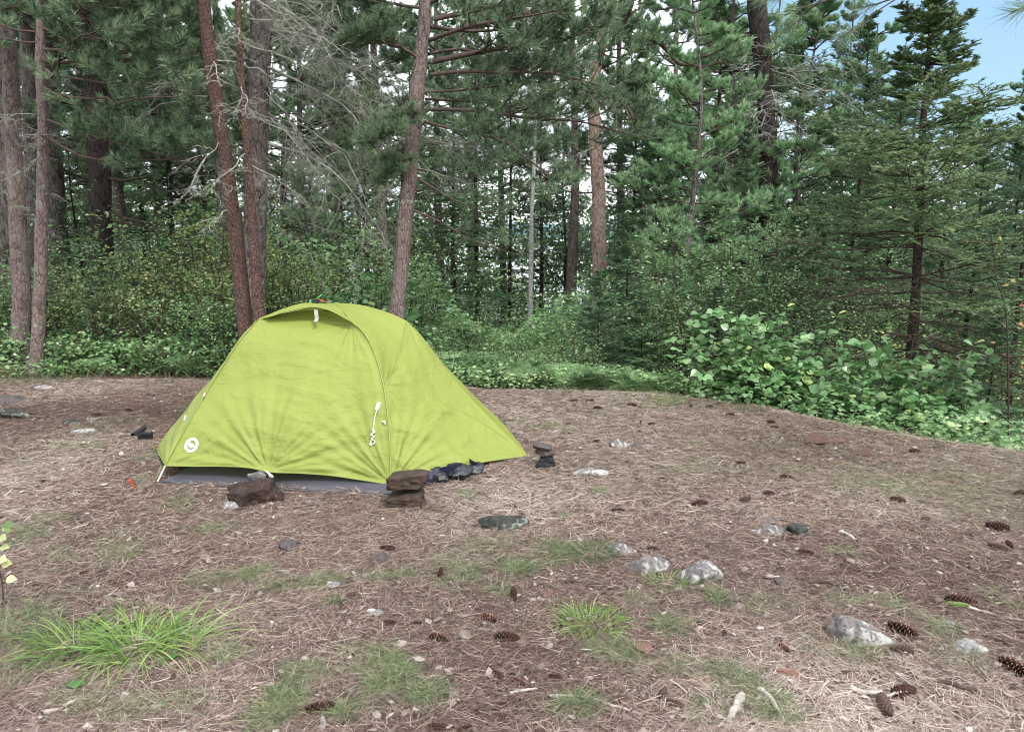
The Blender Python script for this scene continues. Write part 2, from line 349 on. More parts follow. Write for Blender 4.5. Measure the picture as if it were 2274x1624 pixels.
st = [t.n("TexWave", {"Vector": t.n("Mapping", {"Vector": ob, "Rotation": (0, 0, r)}).outputs[0], "Scale": s, "Distortion": 14, "Detail": 5, "Detail Scale": 2.4, "Detail Roughness": .7}).outputs["Fac"] for r, s in ((.4, 30), (1.7, 26), (2.7, 34))]
sm = t.n("Math", {0: t.n("Math", {0: st[0], 1: st[1]}, operation="MAXIMUM").outputs[0], 1: st[2]}, operation="MAXIMUM")
c = t.ramp(b.outputs[0], [(.3, lin((26, 18, 16))), (.5, lin((58, 43, 39))), (.72, lin((98, 82, 74)))])
c = t.mix(t.ramp(sm.outputs[0], [(.86, g3(0)), (.985, g3(.75))]), c, lin((118, 102, 92)))
c = t.mix(t.ramp(a.outputs[0], [(.4, g3(0)), (.62, g3(.4))]), c, lin((82, 78, 62)))
c = t.mix(t.ramp(t.n("TexNoise", {"Vector": ob, "Scale": .7, "Detail": 3}).outputs[0], [(.45, g3(0)), (.6, g3(.5))]), c, lin((70, 48, 43)))
ys = t.n("SeparateXYZ", {0: ob}); yv = t.n("Math", {0: ys.outputs[1], 1: t.n("Math", {0: a.outputs[0], 1: 2.0}, operation="MULTIPLY").outputs[0]}, operation="ADD")
mrr = t.n("MapRange", {"Value": yv.outputs[0], 1: 9.4, 2: 11.2})
c = t.mix(mrr.outputs[0], c, t.ramp(b.outputs[0], [(.35, lin((34, 36, 24))), (.65, lin((74, 84, 48)))]))
bp = t.n("Bump", {"Height": b.outputs[0], "Strength": .8, "Distance": .012}); bp2 = t.n("Bump", {"Height": sm.outputs[0], "Strength": .4, "Distance": .006, "Normal": bp.outputs[0]})
M["ground"] = t.done(t.n("BsdfPrincipled", {"Base Color": c, "Roughness": .95, "Specular IOR Level": .1, "Normal": bp2.outputs[0]}).outputs[0])
ground = gb.build("ground", M["ground"], smooth=True); tag(ground, "brown forest clearing strewn with pine needles", kind="structure")
t = NT("lake_water"); nzw = t.n("TexNoise", {"Scale": 3, "Detail": 4}); bpw = t.n("Bump", {"Height": nzw.outputs[0], "Strength": .15})
M["water"] = t.done(t.n("BsdfPrincipled", {"Base Color": lin((60, 80, 90)), "Roughness": .12, "Specular IOR Level": .9, "Normal": bpw.outputs[0]}).outputs[0])
lk = MB(); lk.add([[-900, 36, -2.7], [900, 36, -2.7], [900, 1900, -2.7], [-900, 1900, -2.7]], Q=[[0, 1, 2, 3]])
tag(lk.build("lake_water", M["water"]), "pale lake behind the trees", kind="structure")
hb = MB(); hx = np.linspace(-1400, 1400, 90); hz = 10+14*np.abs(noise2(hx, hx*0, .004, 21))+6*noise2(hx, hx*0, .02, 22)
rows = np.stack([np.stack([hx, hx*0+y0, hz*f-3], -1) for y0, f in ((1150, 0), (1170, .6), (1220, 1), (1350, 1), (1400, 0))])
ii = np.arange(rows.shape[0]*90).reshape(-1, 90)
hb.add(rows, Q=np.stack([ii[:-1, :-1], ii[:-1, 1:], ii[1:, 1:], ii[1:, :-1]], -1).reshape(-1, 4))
tag(hb.build("hills", simple("far_hill_haze_tint", (96, 122, 128), .95, .05, .1, .02)), "low far shore hills across the lake", kind="structure")  # pale blue-green distance haze is painted into the hill colour

# ================================================================ LITTER AND GRASS (stuff)
def scatter(n, y0, y1, pw=1.3, wide=.74, pad=.35, smax=.15):
    u = rng.random(n*2); 
    y = (y0**(2-pw)+u*(y1**(2-pw)-y0**(2-pw)))**(1/(2-pw)); x = (rng.random(n*2)*2-1)*(wide*y+pad)
    s, X = crest(x, y); k = s < smax
    k &= ~inside_tent(x, y)
    return x[k][:n], y[k][:n]
TB = np.array([[-2.1, 5.05], [-.8, 4.85], [-.6, 6.5], [-1.9, 6.7]])
def inside_tent(x, y):
    r = np.ones_like(x, bool)
    for i in range(4):
        a, b = TB[i], TB[(i+1) % 4]; r &= ((b[0]-a[0])*(y-a[1])-(b[1]-a[1])*(x-a[0])) > 0
    return r
M["litter"] = leaf_mat("litter_needles", [(0, (42, 29, 26)), (.25, (78, 56, 50)), (.55, (124, 102, 92)), (.82, (160, 142, 128)), (1, (188, 176, 162))], .7, 0, .2)
M["grass_dry"] = leaf_mat("grass_dry", [(0, (98, 88, 66)), (.5, (138, 130, 102)), (1, (176, 170, 144))], .7, .15, .2)
M["grass_green"] = leaf_mat("grass_green", [(0, (50, 76, 42)), (.45, (82, 108, 60)), (.8, (122, 138, 86)), (1, (166, 162, 118))], .5, .3, .3)
M["grass_lush"] = leaf_mat("grass_lush", [(0, (68, 104, 38)), (.5, (108, 144, 54)), (.85, (150, 170, 74)), (1, (190, 186, 124))], .42, .35, .4)
M["chips"] = leaf_mat("bark_chips", [(0, (48, 35, 31)), (.4, (94, 78, 71)), (.8, (134, 122, 114)), (1, (172, 168, 160))], .8, 0, .2)

lb = MB()
N = 420000
x, y = scatter(N, 2.0, 9.9, 1.45); N = len(x)
dn = .5+.5*noise2(x, y, 1.6, 31)+.25*noise2(x, y, 5, 32)
k = rng.random(N) < np.clip(.45+.6*dn, .25, 1); x = x[k]; y = y[k]; N = len(x)
ang = rng.random(N)*2*pi+.8*noise2(x, y, 1.2, 33); L = .04+.075*rng.random(N)
w_ = np.where(rng.random(N) < .12, .0018, .00085)*(1+.13*np.maximum(y-3, 0))
tt = np.array([0, .5, 1.]); bend = (rng.random(N)-.5)*.5
dx = np.cos(ang); dy = np.sin(ang)
px = x[:, None]+dx[:, None]*L[:, None]*tt-dy[:, None]*(bend*L)[:, None]*(tt*(1-tt)*4*.35)
py = y[:, None]+dy[:, None]*L[:, None]*tt+dx[:, None]*(bend*L)[:, None]*(tt*(1-tt)*4*.35)
tilt = (rng.random(N)**3)*.02
pz = terr(px, py)+.003+(rng.random(N)*.009)[:, None]+tilt[:, None]*(tt if True else 0)
Pp = np.stack([px, py, pz], -1); sdv = np.stack([-dy, dx, (rng.random(N)-.5)*1.2], -1)[:, None]*(w_/2)[:, None, None]
V = np.stack([Pp-sdv, Pp+sdv], 2); ix = np.arange(N*6).reshape(N, 3, 2)
Q = np.stack([ix[:, :-1, 0], ix[:, :-1, 1], ix[:, 1:, 1], ix[:, 1:, 0]], -1).reshape(-1, 4)
tone = np.clip(rng.beta(1.6, 1.7, N)+.34*noise2(x, y, .9, 35), 0, 1)
lb.add(V, Q=Q, R=np.repeat(tone, 6))
tag(lb.build("pine_needle_litter", M["litter"]), "dead pine needles covering the clearing", kind="stuff")
# bark flakes and leaf bits
cb = MB(); n = 9000; x, y = scatter(n, 2.0, 9.3, 1.4); n = len(x)
sz = .006+.018*rng.random(n)**2.2; a0 = rng.random(n)*2*pi
k5 = np.arange(5)*2*pi/5; rr = sz[:, None]*(.5+.8*rng.random((n, 5))); asp = .35+.6*rng.random((n, 1))
lx = rr*np.cos(k5); ly = rr*np.sin(k5)*asp
vx = x[:, None]+lx*np.cos(a0)[:, None]-ly*np.sin(a0)[:, None]; vy = y[:, None]+lx*np.sin(a0)[:, None]+ly*np.cos(a0)[:, None]
vz = terr(x, y)[:, None]+.009+.006*rng.random((n, 1))+lx*(rng.random((n, 1))-.5)*.7+ly*(rng.random((n, 1))-.3)*.9
V = np.stack([vx, vy, vz], -1); V = np.concatenate([V, (V.mean(1)+[0, 0, .003])[:, None]], 1); off = (np.arange(n)*6)[:, None, None]
Tm = np.array([[i, (i+1) % 5, 5] for i in range(5)])
cb.add(V, T=Tm[None]+off, R=np.repeat(np.clip(rng.beta(1.2, 1.5, n), 0, 1), 6))
tag(cb.build("bark_litter", M["chips"]), "small pale bark flakes and leaf bits on the ground", kind="stuff")
# twigs
tb = MB(); n = 520; x, y = scatter(n, 2.1, 9.4, 1.4); n = len(x)
S = np.stack([x, y, terr(x, y)+.008], -1); a0 = rng.random(n)*2*pi; D = np.stack([np.cos(a0), np.sin(a0), .02+.05*rng.random(n)], -1)
tubes(tb, paths(S, D, .06+.2*rng.random(n)**2, 5, 0, .06), (.0012+.0022*rng.random(n))[:, None]*np.linspace(1, .5, 5), 4)
tag(tb.build("fine_twigs", simple("twigs_ground", (112, 92, 80), .9, .1, .5, 20)), "fine dead twigs lying in the litter", kind="stuff")

# grass: soft patches (photo position, radius x / y in photo px, amount, green or dry)
GP = [(1500, 905, 230, 30, 900, .8), (1480, 870, 70, 22, 500, .9), (1400, 935, 330, 22, 800, .6), (1700, 1000, 300, 50, 1500, .35), (1950, 1060, 300, 50, 1700, .45), (2150, 1110, 150, 50, 1500, .8),
 (2000, 1085, 120, 30, 900, .8), (2200, 1060, 120, 50, 900, .4), (1350, 900, 200, 12, 250, .7), (1220, 945, 120, 14, 350, .7), (1575, 1040, 120, 30, 450, .5), (1335, 1090, 30, 12, 160, .8), (1260, 1145, 20, 8, 60, .7),
 (1030, 1098, 26, 9, 150, .9), (250, 955, 120, 40, 700, .6), (120, 1000, 110, 40, 500, .5), (60, 1180, 70, 35, 600, .8), (280, 1230, 60, 25, 350, .7), (480, 1170, 60, 25, 350, .7), (170, 1230, 150, 60, 800, .3), (400, 1120, 90, 25, 400, .6), (330, 1010, 60, 20, 220, .7),
 (555, 1275, 45, 14, 500, .9), (465, 1290, 50, 16, 350, .7), (730, 1290, 110, 14, 500, .7), (630, 1300, 90, 12, 400, .7), (890, 1280, 60, 10, 300, .8), (740, 1338, 25, 8, 110, .9), (500, 1465, 50, 22, 400, .7), (830, 1465, 70, 26, 700, .8),
 (855, 1520, 60, 45, 800, .9), (900, 1500, 25, 15, 260, .9), (640, 1545, 45, 60, 1000, .9), (600, 1600, 50, 25, 500, .8), (945, 1550, 50, 22, 500, .9), (760, 1585, 35, 14, 300, .9), (60, 1400, 110, 90, 1800, .7), (30, 1500, 90, 50, 700, .5),
 (1020, 1262, 70, 22, 600, .8), (1140, 1262, 60, 18, 700, .9), (1090, 1210, 70, 25, 420, .7), (1240, 1225, 60, 25, 700, .9), (1110, 1320, 50, 20, 200, .6), (1490, 1390, 40, 25, 500, .8), (1420, 1330, 60, 25, 250, .4), (1585, 1325, 30, 22, 420, .8),
 (1347, 1439, 60, 20, 450, .85), (1380, 1470, 60, 20, 300, .7), (1623, 1502, 45, 22, 500, .8), (1690, 1550, 60, 35, 600, .7), (1510, 1480, 50, 20, 250, .7), (1730, 1590, 60, 25, 400, .7), (1280, 1566, 70, 16, 500, .9), (1700, 1345, 60, 20, 350, .5),
 (1990, 1350, 80, 25, 350, .5), (1900, 1450, 80, 20, 400, .6), (2090, 1400, 50, 16, 300, .7), (2140, 1460, 80, 30, 300, .5), (1860, 1340, 60, 20, 250, .5), (2230, 1340, 50, 30, 150, .7), (1870, 1230, 50, 15, 150, .6), (1550, 990, 40, 12, 150, .6), (160, 1570, 120, 40, 450, .5), (300, 1580, 90, 30, 350, .5), (430, 1560, 80, 30, 300, .5), (700, 1480, 80, 30, 350, .6)]
gg = MB(); gd = MB()
for X, Y, rx, ry, n, gr in GP:
    n = int(n*1.25)
    c0 = G(X, Y); ax = rx/1700*c0[1]; ay = (G(X, Y-ry)[1]-G(X, Y+ry)[1])/2
    q = rng.normal(size=(n, 2))*.5; nc = max(4, n//26); cen = rng.normal(size=(nc, 2))*.5; q = cen[rng.integers(0, nc, n)]+rng.normal(size=(n, 2))*.075
    x = c0[0]+q[:, 0]*ax; y = c0[1]+q[:, 1]*ay
    s, _ = crest(x, y); k = (s < .3) & ~inside_tent(x, y); x = x[k]; y = y[k]; n = len(x)
    S = np.stack([x, y, terr(x, y)], -1); a0 = rng.random(n)*2*pi; el = .25+1.0*rng.random(n)
    D = np.stack([np.cos(a0)*np.cos(el), np.sin(a0)*np.cos(el), np.sin(el)], -1)
    isg = rng.random(n) < gr; sc = 1
    Lb = (.045+.085*rng.random(n)); W = .0016*(1+.12*np.maximum(y-3, 0))
    for tgt, kk in ((gg, isg), (gd, ~isg)):
        if kk.any(): ribbons(tgt, S[kk], D[kk], Lb[kk], W[kk] if np.ndim(W) else W, .5+.5*rng.random(kk.sum()), 4, m=0)
# thin sparse wisps of dry grass, thicker on the far right half
n = 60000; x, y = scatter(n, 2.1, 9.2, 1.0); dens = np.clip(.15+.7*noise2(x, y, .8, 41)+.5*sstep(.3, 3, x)*sstep(3.3, 5.5, y)+.3*sstep(4.5, 7, y)*(x > 0), 0, 1)
k = rng.random(len(x)) < dens; x = x[k]; y = y[k]; n = len(x)
a0 = rng.random(n)*2*pi; el = .1+.9*rng.random(n)**1.5; D = np.stack([np.cos(a0)*np.cos(el), np.sin(a0)*np.cos(el), np.sin(el)], -1)
ribbons(gd, np.stack([x, y, terr(x, y)], -1), D, .04+.09*rng.random(n), .0013*(1+.1*np.maximum(y-3, 0)), .4+.6*rng.random(n), 4)
# taller grass fringe along the crest and the shrub edge
n = 5200; X = rng.random(n)*3000-400; yy = np.interp(X, CR_PX[:, 0], CR_Y); y = yy+rng.normal(size=n)*.22-.05; x = (X-1136.5)/1700*(.9856*y+.27)
k = (rng.random(n) < np.clip(.45+.6*noise2(x, y, 1.3, 44), .05, 1)); x = x[k]; y = y[k]; n = len(x)
a0 = rng.random(n)*2*pi; el = .5+.9*rng.random(n); D = np.stack([np.cos(a0)*np.cos(el), np.sin(a0)*np.cos(el), np.sin(el)], -1)
gsel = rng.random(n) < .55; S = np.stack([x, y, terr(x, y)], -1)
ribbons(gg, S[gsel], D[gsel], .08+.16*rng.random(gsel.sum()), .0028, .5+.4*rng.random(gsel.sum()), 4)
ribbons(gd, S[~gsel], D[~gsel], .06+.16*rng.random((~gsel).sum()), .0024, .5+.5*rng.random((~gsel).sum()), 4)
tag(gg.build("grass", M["grass_green"]), "thin fine green grass growing through the needles", kind="stuff")
tag(gd.build("dry_grass", M["grass_dry"]), "straw coloured dead grass wisps on the clearing", kind="stuff")

# ================================================================ TENT
TX = NT("tent_fly_fabric"); tcf = TX.n("TexCoord"); obf = tcf.outputs["Object"]
def ridged(scale, stretch, rot, dist=.4, det=3):
    m_ = TX.n("Mapping", {"Vector": obf, "Rotation": rot, "Scale": stretch}); a_ = TX.n("TexNoise", {"Vector": m_.outputs[0], "Scale": scale, "Detail": det, "Roughness": .55, "Distortion": dist})
    s_ = TX.n("Math", {0: a_.outputs[0], 1: .5}, operation="SUBTRACT"); s_ = TX.n("Math", {0: s_.outputs[0]}, operation="ABSOLUTE")
    return TX.ramp(s_.outputs[0], [(0, g3(1)), (.09, g3(0))], "EASE")
h1 = ridged(3.2, (1, 1, 2.6), (0, .35, 0)); h2 = ridged(5.5, (1, 1, .8), (0, -.9, .3)); h3 = TX.n("TexNoise", {"Vector": obf, "Scale": 9, "Detail": 4, "Distortion": .8}).outputs[0]
b1 = TX.n("Bump", {"Height": h1, "Strength": .22, "Distance": .012}); b2 = TX.n("Bump", {"Height": h2, "Strength": .18, "Distance": .010, "Normal": b1.outputs[0]}); b3 = TX.n("Bump", {"Height": h3, "Strength": .5, "Distance": .010, "Normal": b2.outputs[0]})
fc = lin((136, 146, 72))
pb = TX.n("BsdfPrincipled", {"Base Color": fc, "Roughness": .6, "Specular IOR Level": .25, "Normal": b3.outputs[0]})
ptr = TX.n("BsdfTranslucent", {"Color": lin((146, 160, 66)), "Normal": b3.outputs[0]})
M["fly"] = TX.done(TX.n("MixShader", {0: .22, 1: pb.outputs[0], 2: ptr.outputs[0]}).outputs[0])
M["seam"] = simple("fly_seam", (122, 134, 66), .5, .4, .05)
M["tent_grey"] = simple("bathtub_grey_nylon", (66, 65, 73), .4, .5, .08, 6, .4)
M["white_print"] = simple("white_print", (226, 232, 228), .6, .3, .03)
M["cord"] = simple("white_cord", (214, 214, 200), .7, .2, .1, 80)
M["black_mesh"] = simple("dark_netting", (96, 108, 58), .9, .1, .2, 60)
M["strap"] = simple("grey_webbing", (148, 146, 136), .8, .2, .1, 90)
M["black"] = simple("black_nylon", (24, 26, 34), .45, .5, .3, 8, .5)
M["blue_nylon"] = simple("navy_nylon", (48, 52, 74), .4, .5, .3, 8, .6)
M["green_plastic"] = simple("green_plastic", (60, 170, 80), .4, .5, .1)
M["orange"] = simple("orange_plastic", (226, 84, 36), .4, .5, .1)

CT = np.array([-1.34, 5.79])
def rot180(p):
    p = np.array(p, float).copy(); p[..., 0] = 2*CT[0]-p[..., 0]; p[..., 1] = 2*CT[1]-p[..., 1]; return p
def rotB(p):
    p = rot180(p); ln = SLp[:2]-SR[:2]; ln = ln/np.linalg.norm(ln); nn = np.array([ln[1], -ln[0]]); nn = nn*np.sign(nn[1])
    d = (p[..., :2]-SR[:2])@nn; p[..., 2] -= .30*np.clip(d, 0, .55)*np.clip(p[..., 2], 0, 1); return p
def K(*l): return np.array([P(*a) for a in l])
APEX = P(743, 672.5, 5.79)
SR = P(903, 712, 5.72); SLp = rot180(SR)
FLc = P(368, 1033, 4.87); FRc = P(868, 1075, 4.70); TIP = P(1172, 1011, 5.45); TIPL = rot180(TIP)
poleR = K((782, 716, 5.27), (808, 740, 5.22), (832, 785, 5.12), (853, 865, 4.97), (864, 960, 4.82), (868, 1075, 4.70))
poleL = K((596, 703, 5.40), (570, 713, 5.42), (529, 762, 5.28), (464, 864, 5.15), (419, 940, 5.00), (368, 1033, 4.87))
def arc_sample(c, n): return cr(c, n)
def sub(c, a, b, n):
    big = cr(c, 400); i = np.linspace(a*399, b*399, n); f = i.astype(int).clip(0, 398); g = (i-f)[:, None]
    return big[f]*(1-g)+big[f+1]*g
def coons(top, bot, left, right):
    n = len(top); m = len(left); u = np.linspace(0, 1, n)[None, :, None]; v = np.linspace(0, 1, m)[:, None, None]
    return (1-v)*top[None]+v*bot[None]+(1-u)*left[:, None]+u*right[:, None]-((1-u)*(1-v)*top[0]+u*(1-v)*top[-1]+(1-u)*v*bot[0]+u*v*bot[-1])
def disp(g, f, win=.06, out=None):
    m, n, _ = g.shape; u = np.linspace(0, 1, n)[None]; v = np.linspace(0, 1, m)[:, None]
    du = np.gradient(g, axis=1); dv = np.gradient(g, axis=0); N_ = nrm(np.cross(du, dv))
    cc = np.array([CT[0], CT[1], .35]); sg = np.sign(((g-cc)*N_).sum(-1).mean()); N_ = N_*sg
    wdw = sstep(0, win, u)*sstep(0, win, 1-u)*sstep(0, win, v)*sstep(0, win*.5, 1-v)
    return g+N_*(f*wdw)[..., None], N_
def grid_add(mb, g, m=0, r=.5):
    M_, N_, _ = g.shape; ix = np.arange(M_*N_).reshape(M_, N_)
    mb.add(g, Q=np.stack([ix[:-1, :-1], ix[:-1, 1:], ix[1:, 1:], ix[1:, :-1]], -1).reshape(-1, 4), R=r, m=m)
def ridge(x): return 1-np.abs(2*((x) % 1)-1)
def fan(g, c, k, r0, amp, ph=0., sd_=1, spread=1.):
    """folds radiating from a corner point c (a pulled fabric corner)"""
    d = g-c; r = np.linalg.norm(d, axis=-1); e1 = nrm(g[g.shape[0]//2, g.shape[1]//2]-c); e2 = nrm(np.cross(e1, np.array([0, 1., 0]))+1e-6)
    th = np.arctan2((d*e2).sum(-1), (d*e1).sum(-1)); ths = th*k+ph+.35*vnoise(g*5, sd_)
    return amp*(np.cos(ths)*.6+.4*np.cos(ths*2.3+1))*np.exp(-(r/r0)**1.2)*sstep(0, .12, r)
n1 = 150
# door panel
top = arc_sample(K((596, 703, 5.40), (640, 693, 5.44), (700, 688, 5.46), (745, 696, 5.40), (782, 716, 5.27)), n1)
hemF = K((368, 1033, 4.87), (430, 1034, 4.84), (490, 1034, 4.81), (550, 1037, 4.77), (603, 1047, 4.72), (660, 1049, 4.73), (730, 1054, 4.73), (800, 1064, 4.72), (868, 1075, 4.70))
gF = coons(top, arc_sample(hemF, n1), arc_sample(poleL, n1), arc_sample(poleR, n1))
u = np.linspace(0, 1, n1)[None]; v = np.linspace(0, 1, n1)[:, None]
TIE = gF[-1, int(.47*(n1-1))]
f = .055*np.sin(pi*u)**.8*np.sin(pi*np.clip(v*1.0, 0, 1))*1.0
f = f-.035*np.exp(-((u-.47)/.05)**2)*sstep(.35, 1, v)-.02*np.exp(-((u-.80-.05*v)/.09)**2)*sstep(.2, .8, v)
f = f+fan(gF, TIE, 15, .55, .016, .3, 2)+fan(gF, FRc, 17, .5, .016, 1., 3)+fan(gF, FLc, 15, .40, .009, 2., 4)+fan(gF, gF[0, -1], 12, .35, .008, 0, 9)
f = f+.010*vnoise(gF*np.array([2.2, 2, 6.5]), 11)+.005*vnoise(gF*np.array([6, 5, 15]), 12)
warp = .35*vnoise(gF*2.3, 15)
f = f+.008*sstep(.55, .95, ridge(gF[..., 2]*7.5+gF[..., 0]*1.2+warp))*sstep(.25, .5, u)*sstep(.0, .35, .95-u)*(.5+.5*vnoise(gF*3, 16))
f = f+.007*np.sin(u*34+3*v+2*vnoise(gF*np.array([3, 3, 1.2]), 17))*sstep(.35, 1, v)*(.5+.5*vnoise(gF*2.5, 18))
gF2, NF = disp(gF, f, .05)
# roof panel between pole, short ridge pole and seam
def seamc(n): return cr(K((903, 712, 5.72), (893, 755, 5.5), (875, 810, 5.2), (853, 865, 4.97)), n)
A2H = cr(np.array([APEX, P(757, 684, 5.55), P(770, 700, 5.38), poleR[0]]), 60)
leftR = np.vstack([A2H, sub(poleR, 0, .455, 90)[1:]]); leftR = cr(leftR[::6], n1)
topR = cr(np.array([APEX, P(800, 676.5, 5.80), P(860, 693, 5.77), SR]), n1)
S_ = sub(poleR, .455, 1, 5)[0]
rightR = cr(np.array([SR, P(894, 755, 5.52), P(877, 810, 5.25), S_]), n1)
gR = coons(topR, np.repeat(S_[None], n1, 0), leftR, rightR)
f = .008*np.sin(pi*u)*np.sin(pi*v)+.006*vnoise(gR*4, 21)+.006*vnoise(gR*np.array([9, 9, 4]), 22)+fan(gR, S_, 14, .3, .008, 0, 23)
gR2, _ = disp(gR, f, .08)
# side panel (vestibule), front half
sil = np.array([SR, P(938, 748, 5.72), P(985, 815, 5.70), P(1045, 884, 5.65), P(1112, 952, 5.57), TIP])
lowp = sub(poleR, .455, 1, n1)
gV = coons(cr(rightR[::-1][::10], n1), cr(K((868, 1075, 4.70), (905, 1058, 4.73), (950, 1045, 4.80), (1010, 1036, 4.94), (1090, 1022, 5.20), (1172, 1011, 5.45)), n1), lowp, cr(sil, n1))
gV[-1, 0] = FRc
f = .012*np.sin(pi*u)*np.sin(pi*v)-.02*np.exp(-((u-.12)/.08)**2)*sstep(.1, .7, v)
f = f+fan(gV, TIP, 20, .8, .014, 0, 31)+fan(gV, FRc, 15, .5, .014, 1, 32)+fan(gV, S_, 13, .35, .010, 2, 33)+fan(gV, SR, 15, .5, .009, 2, 34)
f = f+.009*vnoise(gV*np.array([5, 5, 5]), 35)+.005*vnoise(gV*13, 36)+.009*sstep(.6, .97, ridge(gV[..., 0]*3+gV[..., 2]*5.2+.4*vnoise(gV*3, 37)))*sstep(.2, .5, v)
gV2, _ = disp(gV, f, .05)
# left side panel, front half (shaded one), shares tip edge with rotated right side
silL = rot180(sil); silL[2, 2] += .0
S_L = sub(poleL, .5, 1, 4)[0]
gVL = coons(cr(np.array([SLp, (SLp+S_L)/2+[0, -.02, .03], S_L]), n1), cr(np.array([TIPL, P(352, 992, 5.6)+[0, 0, .0], FLc]), n1), cr(silL, n1), sub(poleL, .5, 1, n1))
f = .03*np.sin(pi*u)*np.sin(pi*v)+fan(gVL, FLc, 13, .5, .014, 0, 41)+fan(gVL, TIPL, 13, .4, .012, 1, 42)+.008*vnoise(gVL*5, 43)
gVL2, _ = disp(gVL, f, .05)
# left roof panel
leftRL = cr(np.vstack([cr(np.array([APEX, P(690, 682, 5.62), P(640, 693, 5.50), poleL[0]]), 40), sub(poleL, 0, .5, 80)[1:]])[::6], n1)
gRL = coons(cr(np.array([APEX, rot180(P(860, 693, 5.77)), SLp]), n1), np.repeat(S_L[None], n1, 0), leftRL, cr(np.array([SLp, (SLp+S_L)/2+[0, -.02, .03], S_L]), n1))
gRL2, _ = disp(gRL, .012*np.sin(pi*u)*np.sin(pi*v)+.004*vnoise(gRL*5, 51), .08)
# brow hood over the vent
hb_ = arc_sample(np.array([P(568, 709.5, 5.50), P(625, 690, 5.58), P(690, 676.5, 5.68), APEX]), n1)
ht_ = arc_sample(K((596, 704, 5.36), (640, 690, 5.33), (692, 681, 5.31), (735, 690, 5.27), (783, 716, 5.24)), n1)
gH = coons(hb_, ht_, cr(np.array([hb_[0], ht_[0]]), n1), cr(np.array([APEX, P(757, 683, 5.55), P(770, 700, 5.38), ht_[-1]]), n1))
gH2, _ = disp(gH, .012*np.sin(pi*u)*np.sin(pi*v)+.006*vnoise(gH*8, 61), .06)

tent = empty("tent", (CT[0], CT[1], gz(*CT)), 0, "lime green dome tent with a grey floor, pitched in the clearing and weighted with stones", "tent")
OFF = np.array([CT[0], CT[1], gz(*CT)])
def tpart(mb, name, mats, parent=None, smooth=True, thick=0.):
    mb.V = [v_-OFF for v_ in mb.V]
    o = mb.build(name, mats, parent or tent, smooth)
    return o
fb = MB()
for g in (gF2, gR2, gV2, gVL2, gRL2): grid_add(fb, g); grid_add(fb, rotB(g))
fly = tpart(fb, "rain_fly", M["fly"])
hb2 = MB(); grid_add(hb2, gH2); grid_add(hb2, rotB(gH2)); hood = tpart(hb2, "vent_hood", M["fly"])
# netting behind the vent opening
vb = MB(); tt_ = top+np.array([0, .01, -.015]); rr_ = arc_sample(np.array([P(575, 712, 5.56), P(640, 696, 5.66), P(690, 690, 5.72), P(740, 690, 5.72), P(775, 712, 5.42)]), n1)
grid_add(vb, np.stack([tt_, (tt_+rr_)/2-[0, 0, .02], rr_])); tpart(vb, "vent_netting", M["black_mesh"], fly)
# seams and hem as narrow raised strips
def seam(name, pts, r=.005, flat=.5, n=80):
    mb = MB(); c = cr(pts, n); tubes(mb, c[None], r, 6); return tpart(mb, name, M["seam"], fly)
lift = np.array([.0, -.004, .003])
seam("pole_seam", np.vstack([A2H[::12], poleR[1:]])+lift, .0045)
seam("pole_seam", poleL[1:]+lift+[-.002, 0, 0], .0035)
seam("panel_seam", rightR[::12]+[.0, -.006, .004], .003)
seam("hem", hemF+[0, -.003, 0], .004); seam("hem", gV[-1][::12]+[0, -.003, 0], .004); seam("hem", gVL[-1][::12]+[-.003, 0, 0], .004)
seam("hood_edge", ht_[::10]+[0, -.002, 0], .004)
# inner tent: grey bathtub floor wall and pale canopy
flc = G(360, 1071); frc = G(872, 1099); flc[2] += .01; frc[2] += .01
base = np.array([flc, frc, rot180(flc), rot180(frc)]); base[:, 2] = [gz(*p[:2])+.004 for p in base]
def ring(f_, z, sag=0):
    out = []
    for i in range(4):
        a, b = base[i], base[(i+1) % 4]
        for k_ in range(40):
            t_ = k_/40; q = a*(1-t_)+b*t_; cxy = np.array([CT[0], CT[1], q[2]]); s_ = f_+sag*np.sin(pi*t_)
            q = cxy+(q-cxy)*s_; q[2] = a[2]*(1-t_)+b[2]*t_+z; out.append(q)
    return np.array(out)
ib = MB(); prof = [(1.0, 0), (.975, .015), (.90, .04), (.84, .07), (.77, .10)]
rings = [ring(f_, z+.0, sag) for (f_, z), sag in zip(prof, (-.0, .012, .0, -.02, -.03))]
rg = np.stack(rings); rg = rg+.008*vnoise(rg*7, 71)[..., None]*np.array([1, 1, .3]); ix = np.arange(rg.shape[0]*160).reshape(-1, 160)
Qs = np.stack([ix[:-1], np.roll(ix, -1, 1)[:-1], np.roll(ix, -1, 1)[1:], ix[1:]], -1).reshape(-1, 4)
ib.add(rg, Q=Qs); tpart(ib, "floor_wall", M["tent_grey"])
fb2 = MB(); fb2.add(base+[0, 0, .004], Q=[[0, 1, 2, 3]]); tpart(fb2, "groundsheet", M["black"], smooth=False)
ib2 = MB(); prof = [(.77, .10), (.66, .36), (.48, .62), (.25, .78), (.03, .82)]
rg = np.stack([ring(a_, b_) for a_, b_ in prof]); ib2.add(rg, Q=Qs[:160*4]); tpart(ib2, "canopy", simple("canopy_mesh", (150, 150, 140), .9, .1))
# footprint edge line
seam2 = MB(); tubes(seam2, np.vstack([cr(np.array([flc, (flc+frc)/2+[0, -.03, 0], frc])+[0, -.01, .004], 40)])[None], .004, 5); tpart(seam2, "groundsheet_edge", simple("edge_blue", (60, 82, 90), .5), None)
